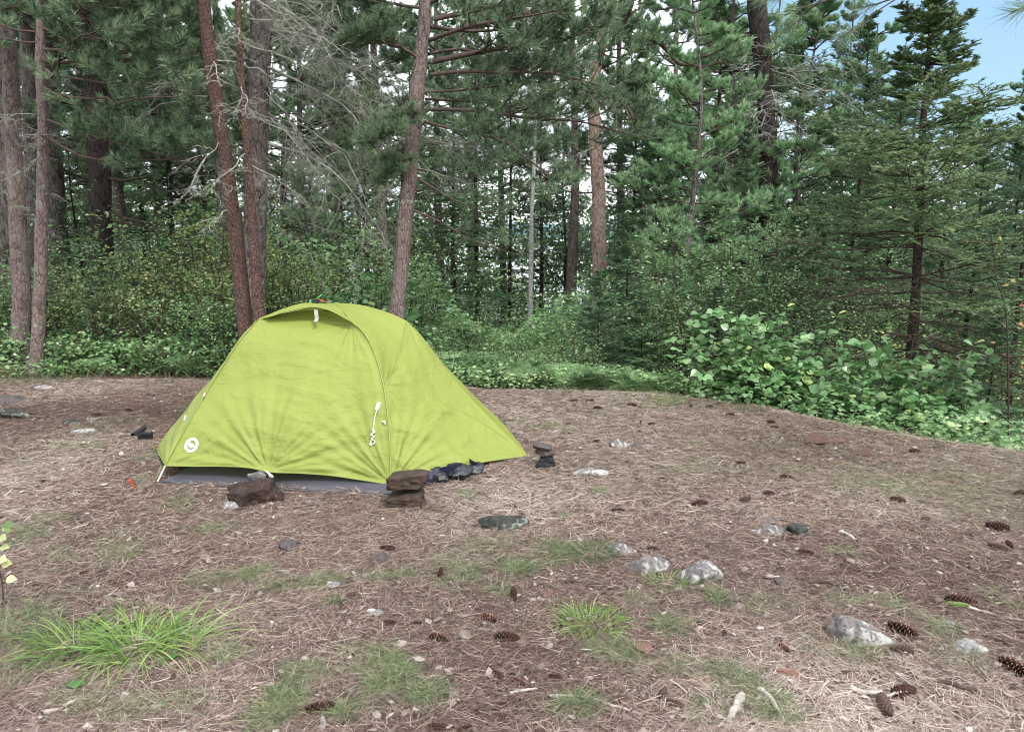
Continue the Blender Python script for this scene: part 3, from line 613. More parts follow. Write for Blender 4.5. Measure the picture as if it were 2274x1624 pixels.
# strap, cord, tie-outs
def ribbon3(name, pts, w_, mat, par, side=(1, 0, 0), n=20, th=.002):
    mb = MB(); c = cr(pts, n); s_ = np.array(side)*w_/2; g = np.stack([c-s_, c+s_]); grid_add(mb, g); grid_add(mb, g+[0, th, 0]); return tpart(mb, name, mat, par)
ribbon3("vent_strap", K((701, 683, 5.32), (702, 697, 5.29), (703, 707, 5.28), (700, 714, 5.26)), .026, M["strap"], hood)
def cord(name, pts, r=.003, mat=None, par=None, n=40):
    mb = MB(); tubes(mb, cr(pts, n)[None], r, 6); return tpart(mb, name, mat or M["cord"], par or tent)
gl = cord("guy_line", K((838, 905, 4.83), (832, 925, 4.82), (829, 950, 4.82), (826, 968, 4.81)), .0035)
cord("cord_bundle", K((826, 952, 4.81), (832, 958, 4.80), (823, 964, 4.80), (831, 969, 4.80), (824, 974, 4.80), (832, 978, 4.80), (828, 986, 4.80), (823, 982, 4.80), (826, 970, 4.81)), .004, None, gl)
ribbon3("line_tab", K((841, 893, 4.87), (838, 903, 4.85), (836, 909, 4.84)), .022, M["cord"], gl, th=.006)
cord("line_toggle", K((821, 984, 4.80), (825, 988, 4.80)), .009, None, gl)
cord("door_toggle", K((848, 934, 4.85), (855, 938, 4.84)), .006); cord("door_toggle", K((853, 933, 4.85), (855, 941, 4.84)), .004)
cord("corner_cord", np.array([FLc+[0, -.01, 0], G(350, 1075)+[0, 0, .02]]), .005); cord("corner_cord", np.array([FLc+[-.03, .0, 0], G(346, 1070)+[0, 0, .02]]), .003, M["seam"])
cord("hem_loop", np.array([TIE+[0, -.012, .005], P(605, 1057, 4.71), P(601, 1061, 4.71)]), .006); cord("hem_loop", np.array([TIE+[.006, -.012, .005], P(600, 1058, 4.71)]), .004)
cord("tip_cord", np.array([TIP, P(1180, 1016, 5.43), G(1190, 1024)+[0, 0, .02]]), .004)
cord("edge_loop", K((455, 872, 5.10), (452, 880, 5.09)), .005); cord("edge_loop", K((412, 921, 5.02), (409, 932, 5.01)), .005)
# printed round emblem, draped on the door panel
iu = np.argmin(np.abs(0)); 
def nearest_uv(X, Y):
    d = gF2-CAM; z = d@FWD; sx = 1136.5+1700*(d@RT)/z; sy = 812-1700*(d@UP)/z
    k_ = np.argmin((sx-X)**2+(sy-Y)**2); return divmod(k_, n1)
iv, iu = nearest_uv(427, 989)
c0 = gF2[iv, iu]; du = gF2[iv, iu+4]-gF2[iv, iu-4]; dv_ = gF2[iv+4, iu]-gF2[iv-4, iu]
nn_ = nrm(NF[iv-4:iv+5, iu-4:iu+5].reshape(-1, 3).mean(0)); e1 = nrm(np.array([1., 0, 0])-nn_*nn_[0]); e2 = np.cross(nn_, e1); e2 = e2*np.sign(e2[2])
pts_flat = gF2.reshape(-1, 3); near = pts_flat[np.linalg.norm(pts_flat-c0, axis=1) < .16]; na = ((near-c0)@np.stack([e1, e2, nn_], 1))
co = np.linalg.lstsq(np.stack([np.ones(len(na)), na[:, 0], na[:, 1], na[:, 0]**2, na[:, 1]**2, na[:, 0]*na[:, 1]], 1), na[:, 2], rcond=None)[0]
def drape(xy, h=.006):
    xy = np.asarray(xy, float); x_, y_ = xy[..., 0], xy[..., 1]
    z_ = co[0]+co[1]*x_+co[2]*y_+co[3]*x_**2+co[4]*y_**2+co[5]*x_*y_
    return c0+x_[..., None]*e1+y_[..., None]*e2+(z_+h)[..., None]*nn_
RL = .050
eb = MB()
def ringm(r0_, r1_, a0_=0, a1_=2*pi, n=48):
    a_ = np.linspace(a0_, a1_, n); g = np.stack([np.stack([np.cos(a_)*r, np.sin(a_)*r], -1) for r in (r0_, r1_)]); grid_add(eb, drape(g))
ringm(RL*.92, RL); ringm(RL*.62, RL*.68); ringm(RL*.74, RL*.84, radians(168), radians(326))
for k_, (a_, b_) in enumerate([(148, 166), (126, 144), (104, 122), (76, 96), (54, 72), (32, 50), (8, 28), (-14, 4), (-32, -17)]):
    ringm(RL*.72, RL*.86, radians(a_), radians(b_), 8)
def poly(pp, h=.006):
    pp = np.array(pp, float)*RL; q = drape(pp, h); c_ = drape(pp.mean(0)[None], h); n_ = len(pp)
    eb.add(np.vstack([q, c_]), T=[[i, (i+1) % n_, n_] for i in range(n_)])
poly([(-.55, .36), (-.22, .38), (-.20, .14), (-.26, -.12), (-.5, -.12), (-.48, .18)])
poly([(-.22, .14), (-.02, .25), (.18, .22), (.28, .08), (.26, -.08), (.05, -.14), (-.2, -.12)])
poly([(-.25, -.22), (.1, -.16), (.3, -.04), (.46, -.08), (.42, -.2), (.58, -.2), (.42, -.36), (.1, -.36), (-.1, -.4), (-.25, -.32)])
tpart(eb, "round_emblem", M["white_print"], fly)
eb = MB(); poly(np.stack([np.cos(np.arange(8)*pi/4)*.07-.12, np.sin(np.arange(8)*pi/4)*.07+.06], -1), .008); tpart(eb, "emblem_dot", M["seam"], fly)
# pole ends peeking below the hem at the corners
# ================================================================ STONES
def ico(sub_):
    bm = bmesh.new(); bmesh.ops.create_icosphere(bm, subdivisions=sub_, radius=1); bm.verts.ensure_lookup_table()
    V = np.array([v.co[:] for v in bm.verts]); T = np.array([[v.index for v in f.verts] for f in bm.faces]); bm.free(); return V, T
ICO4 = ico(5); ICO2 = ico(2)
def rock_mesh(seed, dims, facets=10, round_=.5, nz_=.05, flat=0., block=False):
    r = np.random.default_rng(seed); d, T = ICO4
    n_ = nrm(r.normal(size=(facets, 3))); off = .42+.4*r.random(facets)
    if block:
        ax_ = np.array([[1, 0, 0], [-1, 0, 0], [0, 1, 0], [0, -1, 0], [0, 0, 1], [0, 0, -1.]]); n_ = np.vstack([nrm(ax_+.16*r.normal(size=(6, 3))), nrm(r.normal(size=(2, 3)))]); off = np.append(.50+.12*r.random(6), [.72, .74])
    if flat: n_ = np.vstack([n_, [[0, 0, 1.]], [[0.1, .05, -1.]]]); off = np.append(off, [flat, flat])
    cs = d@n_.T; q = np.where(cs > .05, off/np.maximum(cs, .05), 9.); p_ = 36-31*min(1, round_*1.15)
    rad = (np.sum(q**-p_, 1)+1)**(-1/p_)
    V = d*rad[:, None]; V = V/np.abs(V).max(0)
    a_ = .3+.9*min(1, 1.2-round_)
    V = V*(1+a_*(.10*vnoise(d*2.3+seed, 1)+.05*vnoise(d*6+seed, 2)+.03*vnoise(d*14+seed, 3)+.014*vnoise(d*30+seed, 4)))[:, None]
    return V*np.array(dims)/2, T
M["r_granite"] = rock_mat("lichen_granite", (84, 79, 78), (128, 123, 122), (152, 150, 146), .45, 12)
M["r_dark"] = rock_mat("dark_lichen_rock", (40, 41, 39), (72, 73, 68), (120, 122, 114), .25, 14)
M["r_slate"] = rock_mat("grey_slate", (66, 60, 60), (98, 90, 88), None, 0, 16)
M["r_brown"] = rock_mat("brown_boulder", (46, 37, 33), (82, 67, 58), None, 0, 7, .35)
M["r_char"] = rock_mat("rusty_charred_slab", (32, 27, 27), (78, 58, 50), (116, 110, 104), .12, 10, .8)
M["r_tan"] = rock_mat("tan_block", (104, 96, 84), (130, 121, 107), None, 0, 18, .4)
M["r_grey"] = rock_mat("grey_block", (72, 72, 70), (112, 112, 108), (142, 142, 136), .3, 16, .9)
M["r_white"] = rock_mat("white_granite", (112, 109, 108), (150, 147, 146), (172, 170, 166), .4, 22, .6)
M["r_black"] = rock_mat("black_stone", (20, 21, 24), (44, 46, 52), None, 0, 10, .4, .6)
M["r_pink"] = rock_mat("reddish_stone", (88, 64, 58), (122, 98, 90), None, 0, 14)
def stone(name, X, Y, wpx, hpx, mat, label, cat="rock", seed=0, depth=.7, sink=.25, rz=0., tilt=(0, 0), facets=10, round_=.4, flat=0., at=None, group=None, nz_=.05, block=False):
    """X,Y = centre of its visible base on the ground in the photo; wpx,hpx = visible size"""
    if name == 'rock': hpx *= .82; sink = min(.6, sink+.12)
    g = G(X, Y) if at is None else np.array(at, float)
    dist = np.linalg.norm(g-CAM); wm = wpx/1700*dist; hm = hpx/1700*dist
    V, T = rock_mesh(seed+50, (wm, wm*depth, hm/(1-sink)), facets, round_, nz_, flat, block)
    mb = MB(); V = V+np.array([0, 0, hm/(1-sink)/2-sink*hm/(1-sink)]); mb.add(V, T=T)
    o = mb.build(name, M[mat], smooth=True); o.location = g; o.rotation_euler = (tilt[0], tilt[1], rz); return tag(o, label, cat, group)
o = stone("stone", 328, 1083, 34, 38, "r_tan", "tan block of stone leaning on the guy stake left of the tent", block=True, seed=1, facets=7, round_=.0, depth=.8, sink=.05, tilt=(.1, -.45), rz=.4)
o = stone("stone", 568, 1112, 100, 42, "r_char", "big rusty charred slab holding down the middle of the tent's front hem", seed=2, block=True, round_=.1, depth=.65, sink=.1, tilt=(.3, -.08), rz=.15)
slab = o
o = stone("stone", 566, 1076, 38, 30, "r_grey", "small grey block sitting on the rusty charred slab", block=True, seed=3, facets=7, round_=0, depth=.9, sink=.0, at=P(566, 1078, 4.66), tilt=(.15, .2), rz=.5)
o = stone("stone", 613, 1113, 36, 28, "r_char", "small brown stone tucked against the right end of the charred slab", seed=4, facets=8, round_=.1, sink=.1)
o = stone("stone", 516, 1124, 46, 18, "r_white", "pale speckled stone half buried in front of the charred slab", seed=5, round_=.6, sink=.4)
g = G(905, 1122)
o = stone("stone", 905, 1122, 88, 36, "r_brown", "dark angular stone under the rounded boulder at the tent's right front corner", seed=6, block=True, round_=.15, depth=.7, sink=.12)
o = stone("boulder", 906, 1092, 94, 44, "r_brown", "smooth rounded brown boulder balanced on the dark stone at the tent's front corner", "boulder", seed=21, block=True, round_=.62, depth=.72, sink=.0, at=g+np.array([0, 0, .093]), nz_=.03)
g = G(1212, 1036)
stone("stone", 1212, 1036, 47, 24, "r_black", "black square stone at the bottom of the little stack by the tent's right tip", block=True, seed=7, facets=7, round_=0, depth=.8, sink=.05)
stone("stone", 0, 0, 49, 13, "r_slate", "flat brown stone in the middle of the little stack by the tent's right tip", seed=8, facets=8, round_=0, depth=.7, sink=0, flat=.5, at=g+[-.005, 0, .078], tilt=(.05, .06))
stone("stone", 0, 0, 44, 14, "r_slate", "tilted flat stone on top of the little stack by the tent's right tip", seed=9, facets=8, round_=0, depth=.7, sink=0, flat=.5, at=g+[-.03, 0, .126], tilt=(.1, .22))
stone("stone", 325, 976, 28, 16, "r_black", "dark grey stone beside the charred wood left of the tent", block=True, seed=10, sink=.15, facets=8, round_=0)
stone("rock", 105, 862, 52, 14, "r_white", "pale flat rock beside the undergrowth at far left", seed=11, sink=.5, round_=.5)
stone("rock", 40, 925, 70, 26, "r_dark", "dark mossy rock poking from the slope at the left edge", seed=12, sink=.3, round_=.3)
stone("rock", 20, 892, 120, 22, "r_slate", "low pinkish rock hump at the left edge of the clearing", seed=13, sink=.5, round_=.9)
stone("rock", 166, 938, 50, 9, "r_dark", "mossy flat rock behind the pale stone patch at left", seed=14, sink=.6, round_=.7)
stone("rock", 205, 932, 28, 8, "r_granite", "small pale stone right of the mossy flat rock at left", seed=15, sink=.5)
stone("rock", 188, 958, 52, 9, "r_white", "thin pale stone patch flush with the ground at left", seed=16, sink=.7, round_=.8)
stone("rock", 1118, 1170, 108, 36, "r_dark", "dark lichen covered rock in the middle of the clearing", seed=17, sink=.3, facets=12, round_=.3, rz=-.1)
stone("rock", 1380, 1222, 64, 22, "r_granite", "pale domed stone behind the long lichen rock", seed=18, sink=.35, round_=.7)
stone("rock", 1448, 1260, 124, 36, "r_granite", "long lichen spotted rock with a grass tuft in front, left hump", seed=19, sink=.3, facets=12, round_=.45, depth=.5)
stone("rock", 1555, 1285, 96, 50, "r_granite", "rounded pinkish grey rock at the right end of the long lichen rock", seed=20, sink=.3, facets=11, round_=.6, depth=.7)
stone("rock", 1368, 990, 58, 22, "r_granite", "pale grey rock on the far part of the clearing right of the stone stack", seed=22, sink=.3, round_=.5)
stone("rock", 1422, 988, 60, 9, "r_slate", "thin layered rock ledge beside the pale grey rock", seed=23, sink=.5, round_=.2)
stone("rock", 1313, 1049, 84, 12, "r_white", "flat whitish rock in the ground right of the stone stack", seed=24, sink=.5, round_=.6, depth=.5)
stone("rock", 1765, 1182, 56, 34, "r_dark", "dark blunt end of the log shaped lichen rock at right", seed=25, sink=.2, round_=.3, facets=8)
stone("rock", 1715, 1182, 90, 26, "r_granite", "log shaped lichen rock lying at right of the clearing", seed=26, sink=.3, round_=.4, depth=.35, rz=.25)
stone("rock", 1700, 1155, 70, 9, "r_granite", "low pale stone behind the log shaped lichen rock", seed=27, sink=.5, round_=.7)
stone("rock", 1905, 1412, 124, 56, "r_granite", "whitish lichen rock with a cone behind it, lower right", seed=28, sink=.3, facets=9, round_=.35, depth=.7, rz=-.35, tilt=(0, .12))
stone("rock", 2152, 1448, 66, 30, "r_white", "rounded whitish stone near the right edge", seed=29, sink=.3, round_=.8)
stone("rock", 2108, 1389, 24, 14, "r_white", "small grey pebble left of and above the rounded whitish stone", "pebble", seed=30, sink=.3, round_=.8)
stone("rock", 1732, 1300, 34, 18, "r_slate", "small bluish grey stone beside a dark stick", seed=31, sink=.3, round_=.5)
stone("rock", 640, 1216, 58, 16, "r_slate", "flat grey slate chip lying left of centre in front of the tent", seed=32, sink=.1, facets=8, round_=0, flat=.4, rz=.25)
stone("rock", 840, 1245, 46, 20, "r_slate", "triangular brown slate slab just below a pine cone", seed=33, sink=.1, facets=5, round_=0, flat=.4, rz=-.4, tilt=(.3, 0))
stone("rock", 1218, 1322, 38, 14, "r_pink", "flat reddish stone between two pine cones", seed=34, sink=.2, facets=8, round_=0, flat=.4)
stone("rock", 1028, 1416, 38, 20, "r_tan", "pale tan pebble right of a dark pine cone, lower centre", "pebble", seed=35, sink=.25, round_=.8)
stone("rock", 968, 1443, 20, 9, "r_white", "tiny whitish pebble below the pale tan pebble", "pebble", seed=36, sink=.3, round_=.8)

# charred wood by the left of the tent, stake, bag, headlamp
mb = MB(); a_ = G(296, 972)+[0, 0, .02]; b_ = G(322, 962)+[0, 0, .05]; tubes(mb, cr(np.array([a_, b_]), 6)[None], .022, 7); tag(mb.build("charred_wood", M["black"]), "short piece of black charred wood against a dark stone", "charred wood")
mb = MB(); g = G(322, 1083); tubes(mb, cr(np.array([g+[-.035, -.03, -.02], g+[-.075, -.02, .07]]), 5)[None], .009, 6); tubes(mb, cr(np.array([g+[-.09, -.02, .055], g+[-.055, -.03, .075]]), 4)[None], .006, 5)
tag(mb.build("tent_stake", M["orange"]), "orange tent stake behind the leaning tan stone", "tent stake")

g = G(1010, 1078)
bag = empty("backpack", g, 0, "black backpack lying under the right side of the tent fly", "backpack")
def lump(name, loc, dims, mat, seed, rz=0, parent=bag, round_=.6, facets=8):
    V, T = rock_mesh(seed, dims, facets, round_, .10); mb = MB(); mb.add(V, T=T); o = mb.build(name, M[mat], parent, True); o.location = np.array(loc)-g; o.rotation_euler = (0, 0, rz); return o
pp_ = lambda X, Y, y: P(X, Y, y)
GB = lambda X, Y, z, b=0.: G(X, Y)+np.array([0, b, z])
lump("bag_body", GB(965, 1078, .045, .07), (.20, .17, .12), "black", 101, .2)
lump("bag_body", GB(1010, 1074, .05, .09), (.24, .18, .12), "black", 102, .35)
lump("bag_body", GB(1050, 1060, .04, .10), (.22, .16, .10), "black", 104, .5)
lump("side_pocket", GB(948, 1082, .045, .05), (.11, .10, .11), "blue_nylon", 103, .2)
s_ = np.array([0, -.012, .02])
def strip(name, pts, mat, a_=1.2, b_=1.2, n=20):
    mb = MB(); c = cr(np.array(pts), n)-g; q = np.stack([c-s_*a_, c, c+s_*b_]); grid_add(mb, q); grid_add(mb, q+[0, .004, 0]); return mb.build(name, M[mat], bag, True)
strip("shoulder_strap", [GB(1000, 1066, .045), GB(1012, 1064, .075), GB(1028, 1062, .085), GB(1042, 1062, .055), GB(1045, 1064, .03)], "strap", .7, .6)
strip("flap", [GB(976, 1072, .085), GB(1000, 1070, .095), GB(1026, 1066, .10)], "blue_nylon")
strip("patch", [GB(974, 1078, .05), GB(988, 1077, .055)], "strap", .8, .8, 4)
strip("lid_flap", [GB(1042, 1052, .10), GB(1058, 1052, .07), GB(1072, 1048, .035)], "blue_nylon", 1.2, .6)
mbb = MB(); a_ = np.linspace(0, 2*pi, 5)+pi/4; cb_ = GB(1013, 1076, .05, -.012)-g; tubes(mbb, (cb_+np.stack([np.cos(a_)*.020, a_*0, np.sin(a_)*.026], -1))[None], .003, 5); mbb.build("buckle", M["strap"], bag)

hc = P(694, 672, 5.66)
hl = empty("headlamp", hc, 0, "small black headlamp with green strap lying on top of the tent", "headlamp")
def box(name, mat, par, c, d, rot=(0, 0, 0)):
    bm = bmesh.new(); bmesh.ops.create_cube(bm, size=1); bmesh.ops.scale(bm, vec=d, verts=bm.verts); bmesh.ops.bevel(bm, geom=bm.edges[:], offset=min(d)*.2, segments=2, affect="EDGES")
    me = bpy.data.meshes.new(name); bm.to_mesh(me); bm.free(); me.materials.append(mat); o = link(name, me, par); o.location = c; o.rotation_euler = rot; return o
box("lamp_body", M["black"], hl, (.025, 0, .012), (.055, .035, .034), (0, -.2, 0)); box("lamp_lens", M["green_plastic"], hl, (-.012, -.01, .012), (.014, .03, .026)); box("lamp_mount", M["black"], hl, (-.03, 0, .012), (.014, .035, .045))
mb = MB(); tubes(mb, cr(np.array([[.03, 0, .03], [.05, 0, .045], [.075, .01, .06]]), 8)[None], .004, 5); mb.build("strap", M["green_plastic"], hl)
mb = MB(); tubes(mb, cr(np.array([[.035, 0, .03], [.07, -.01, .02], [.10, 0, .002]]), 8)[None], .003, 5); mb.build("cord", M["orange"], hl)

# ================================================================ PINE CONES
M["cone"] = leaf_mat("pine_cone_scales", [(0, (30, 18, 16)), (.45, (74, 46, 38)), (.75, (122, 84, 66)), (1, (206, 184, 158))], .75, 0, .15)
M["cone_light"] = leaf_mat("pine_cone_scales_light", [(0, (54, 40, 36)), (.45, (98, 76, 68)), (.8, (134, 110, 98)), (1, (184, 166, 150))], .75, 0, .15)
def cone_mesh(name, mat, openn=.9, seed=1):
    r = np.random.default_rng(seed); mb = MB(); L = .11
    xs = np.linspace(-L/2, L/2, 8); tubes(mb, np.stack([xs, xs*0, xs*0], -1)[None], (.007*np.array([.6, 1, 1, 1, .9, .8, .6, .2]))[None], 7, rnd=0.)
    n = 95; i = np.arange(n); s = (i+.5)/n; th = i*2.39996; x = -L/2+s*L*.97
    R_ = .021*np.sin(pi*np.clip(s*.82+.13, 0, 1))**.75
    rad = np.stack([x*0, np.cos(th), np.sin(th)], -1); ax = np.array([1., 0, 0]); tan = np.cross(rad, ax)
    lean = (.25+.75*s)*(1.5-openn)+.15*r.random(n); d = nrm(rad+ax*lean[:, None]); up_ = nrm(np.cross(tan, d))
    ln = R_*1.05+.004; wd = .0085*(.6+.5*np.sin(pi*s))
    b = np.stack([x, x*0, x*0], -1)+rad*.003
    tp = b+d*ln[:, None]; md = b+d*ln[:, None]*.62
    V = np.stack([b-tan*.002, b+tan*.002, md+tan*wd[:, None]*.85, tp+tan*wd[:, None]*.55+up_*.002, tp+d*.003+up_*.001, tp-tan*wd[:, None]*.55+up_*.002, md-tan*wd[:, None]*.85], 1)
    V2 = V-up_[:, None]*.0022; VV = np.concatenate([V, V2], 1); o_ = (np.arange(n)*14)[:, None, None]
    T = [[0, 1, 2], [0, 2, 6]]; Q = [[6, 2, 3, 5]]; T2 = [[3, 4, 5]]
    Tt = np.array(T+T2+[[9-2+0, 9, 8], [7, 13, 9]]); Tt = np.vstack([Tt, [[10, 12, 11]]])
    Qq = np.array(Q+[[13, 12, 10, 9], [2, 9, 10, 3], [5, 12, 13, 6], [3, 10, 11, 4], [4, 11, 12, 5]])
    rr = np.array([0, 0, .3, .85, 1., .85, .3]*2)[None]*(.7+.3*r.random((n, 1)))
    rr[:, 7:] *= .35
    mb.add(VV, T=Tt[None]+o_, Q=Qq[None]+o_, R=rr.ravel())
    return mb.mesh(name, mat)
CM = {"d": cone_mesh("pine_cone_dark", M["cone"], .95, 1), "l": cone_mesh("pine_cone_light", M["cone_light"], .7, 2), "s": cone_mesh("pine_cone_slim", M["cone"], .75, 3)}
# photo x, y, apparent length, direction in the ground plane (deg), mesh, upright tilt, label
CONES = [
 (860, 1218, 42, -8, "d", 0, "brown pine cone just above the triangular slate slab"), (644, 1290, 42, 5, "l", 0, "reddish brown pine cone among grass left of centre, below the grey slate chip"),
 (977, 1280, 30, 80, "s", .7, "dark pine cone standing on end in front of the tent's right half"), (1140, 1325, 34, 95, "d", .7, "dark pine cone standing on end left of the flat reddish stone"),
 (1074, 1348, 44, 10, "l", .2, "pale brown pine cone resting against the darker cone below it, centre"), (1084, 1372, 56, -25, "d", 0, "long pine cone directly below and touching the pale brown one, centre"),
 (867, 1383, 34, 0, "d", 0, "small dark pine cone at the end of a pale bark strip"), (974, 1416, 58, -12, "d", 0, "dark pine cone left of the pale tan pebble"),
 (1126, 1413, 62, -3, "d", 0, "plump pine cone right of the pale tan pebble"), (1107, 1498, 52, -30, "d", 0, "dark pine cone end to end with another, lower centre, left one"),
 (1152, 1512, 44, -20, "d", 0, "dark pine cone end to end with another, lower centre, right one"), (712, 1572, 64, 5, "d", 0, "large black pine cone alone near the bottom left of centre"),
 (1118, 1590, 54, -6, "l", 0, "washed out pine cone half sunk in litter near the bottom centre"), (972, 1613, 48, 0, "d", 0, "dark cone at the bottom edge, left of its neighbour"),
 (1034, 1616, 48, 8, "s", 0, "dark cone at the bottom edge, right of its neighbour"), (1370, 1132, 36, 0, "d", 0, "pine cone right of the dark lichen rock, mid distance"),
 (1553, 1117, 44, 8, "d", 0, "brown pine cone in mid distance left of the log shaped rock"), (1653, 1111, 34, 10, "l", .2, "reddish pine cone behind the log shaped rock"),
 (1449, 1217, 34, -5, "s", 0, "dark cone behind the long lichen spotted rock"), (1268, 1290, 40, -8, "l", 0, "pale brown cone lying above right of the flat reddish stone"),
 (1361, 1388, 28, 70, "l", .5, "cone with pale tipped scales at the right end of the bright grass tuft"), (1246, 1393, 16, 90, "s", .6, "tiny dark cone at the left end of the bright grass tuft"),
 (1607, 1407, 26, 70, "s", .1, "small weathered cone in bare litter right of the grass tufts"), (1372, 1550, 52, 10, "l", 0, "brown cone above the long grey stick at the bottom"),
 (1470, 1540, 46, 60, "l", .1, "pale brown cone right of the long grey stick, upper of two"), (1498, 1562, 54, -20, "l", 0, "pale brown cone right of the long grey stick, lower of two"),
 (1233, 1503, 36, -10, "s", 0, "weathered dark cone above the long grey stick's left end"), (1788, 1225, 40, -12, "d", 0, "dark cone below right of the log shaped lichen rock"),
 (1754, 1194, 36, -15, "l", 0, "brown cone tucked under the log shaped lichen rock"), (2054, 1153, 30, 10, "l", 0, "faded cone below the green grass patch at right"),
 (2159, 1187, 30, 25, "l", 0, "round looking faded cone in the grass near the right edge"), (2213, 1171, 50, -8, "d", 0, "long dark cone in grass close to the right edge"),
 (2214, 1215, 46, -28, "l", 0, "brown cone beside a darker cone near the right edge"), (2240, 1211, 24, 80, "d", .3, "small dark cone touching the brown one near the right edge"),
 (2132, 1331, 66, -6, "d", 0, "long cone with green needles in front of it at right"), (1738, 1437, 42, -55, "d", 0, "dark cone left of the whitish lichen rock"),
 (2003, 1397, 72, -28, "d", 0, "long dark cone behind the right end of the whitish lichen rock"), (2000, 1442, 50, -4, "l", 0, "pinkish faded cone below the right end of the whitish lichen rock"),
 (2250, 1484, 62, -55, "d", 0, "big black cone with white tipped scales at the right edge"), (2003, 1535, 60, 8, "d", 0, "black cone with pale tipped scales near the bottom right"),
 (1963, 1570, 60, 80, "l", .2, "chewed pale cone below the black one near the bottom right"), (2038, 1328, 16, 0, "s", 0, "tiny dark cone left of the long cone at right"),
 (186, 1272, 26, 35, "s", .1, "brown cone above the bright grass clump at left"), (68, 920, 22, 0, "d", 0, "dark cone on the slope near the left edge"),
 (215, 921, 22, 10, "d", 0, "dark cone on the far left slope beside the mossy rocks"), (286, 911, 18, 0, "s", 0, "dark cone at the edge of the undergrowth left of the tent"),
 (98, 1068, 18, 60, "s", 0, "small cone in the grass left of the tent's stake"), (1274, 889, 22, 0, "d", 0, "leftmost of the far cones along the clearing's back edge"),
 (1309, 889, 22, 0, "d", 0, "second of the far cones along the clearing's back edge"), (1327, 906, 24, 0, "d", 0, "far cone just in front of the pair at the back edge"),
 (1403, 899, 26, -8, "d", 0, "far dark cone at the left end of the far grass patch"), (1349, 926, 16, -20, "l", 0, "small reddish cone on the far part of the clearing"),
 (1446, 942, 22, 10, "d", 0, "far cone beside a smaller one below the far grass patch"), (1422, 939, 12, 80, "s", .4, "small cone left of its bigger neighbour below the far grass patch"),
 (1325, 979, 22, 10, "d", 0, "cone touching the left end of the pale grey rock"), (1574, 902, 18, 0, "d", 0, "far cone near the crest below the broad leaved shrub"),
 (1534, 903, 12, 80, "s", .4, "small upright cone near the crest below the broad leaved shrub"), (1620, 921, 22, 0, "d", 0, "cone on the crest left of centre of the shrubs"),
 (1710, 937, 24, -8, "d", 0, "upper cone of the close pair on the far crest"), (1718, 948, 22, -8, "d", 0, "lower cone of the close pair on the far crest"),
 (1643, 1028, 26, -8, "d", 0, "cone in dry grass in the right middle distance"), (1654, 976, 14, 0, "s", 0, "tiny cone in dry grass below the far crest"),
 (2032, 1002, 28, 0, "d", 0, "dark cone near the crest at right"), (1745, 1057, 34, -10, "d", 0, "cone beside a green grass patch in the right middle distance"),
 (1705, 1096, 30, 3, "d", 0, "dark cone above the log shaped lichen rock"), (1992, 1110, 34, -5, "s", 0, "cone inside the green grass patch at right"), (2264, 1096, 30, 5, "d", 0, "dark cone right at the picture's right edge, mid height"),
 (98, 1069, 20, 0, "s", 0, None)]
for X, Y, Lp, ang, kind, up_, label in CONES:
    if not label: continue
    g = G(X, Y+Lp*.12); dist = np.linalg.norm(g-CAM); fs = abs(cos(radians(ang)))+abs(sin(radians(ang)))*(.55 if not up_ else .85)
    s = Lp/1700*dist/.112/max(fs, .5)*.92; s = min(s, 1.15) if Lp > 25 else s
    o = link("pine_cone", CM[kind]); a_ = math.atan2(sin(radians(ang))/.45, cos(radians(ang))) if not up_ else radians(ang)
    o.rotation_euler = (random.random()*6, -up_+random.uniform(-.12, .12), a_); o.scale = (s*random.uniform(.92, 1.05), s, s*random.uniform(.85, 1.05)); o.location = g+[0, 0, (.019-random.choice([0, .002, .006, .010]))*s+.045*s*math.sin(up_)]
    tag(o, label, "pine cone", "fallen pine cones")

# ================================================================ STICKS, LEAVES, NEEDLE BUNCHES
def stick(pts, r, label, mat="stick_grey", name="stick", taper=.5, z=.012, arch=0.):
    w_ = np.array([G(a, b)+[0, 0, z] for a, b in pts]); c = cr(w_, 24); c[:, 2] += arch*np.sin(np.linspace(0, pi, 24)); c += .5*r*np.cumsum(rng.normal(size=c.shape), 0)/3
    mb = MB(); tubes(mb, c[None], (r*np.linspace(1, taper, 24)*(1+.12*rng.normal(size=24)))[None], 7)
    g = c.mean(0); mb.V = [v-g for v in mb.V]; o = mb.build(name, M[mat], smooth=True); o.location = g; return tag(o, label, name.replace("_", " "))
stick([(1221, 1550), (1270, 1551), (1316, 1553), (1370, 1573), (1426, 1588)], .007, "long thin pale grey stick curving along the bottom centre")
stick([(1648, 1547), (1640, 1575), (1622, 1600), (1600, 1632)], .017, "thick weathered grey root reaching the bottom edge, left of a thinner one", name="root", arch=.015)
stick([(1684, 1537), (1700, 1556), (1718, 1580), (1736, 1606)], .010, "thinner grey root curving right of the thick weathered one at the bottom", name="root", arch=.01)
stick([(1862, 1184), (1885, 1193), (1906, 1206)], .012, "short stubby grey stick right of the log shaped lichen rock")
stick([(2150, 1352), (2200, 1362), (2273, 1378), (2330, 1392)], .008, "long straight pale stick leading off the right edge")
stick([(2190, 1420), (2230, 1428), (2300, 1440)], .010, "brown stick at the right edge near the whitish stone", "twig_dark")
stick([(1795, 1298), (1830, 1300), (1885, 1308)], .009, "dark stick right of the small bluish grey stone", "twig_dark")
stick([(2080, 1518), (2130, 1533), (2170, 1540)], .010, "dark stick in the litter at bottom right", "twig_dark")
stick([(998, 1436), (1030, 1458), (1065, 1478)], .006, "thin brown stick running down right below the pale tan pebble", "twig_dark")
stick([(1280-20, 1232), (1320, 1222)], .006, "short brown stick in grass near the centre", "twig_dark")
stick([(1410, 1066), (1432, 1070), (1450, 1070)], .012, "short dark wood piece in the middle distance", "twig_dark")
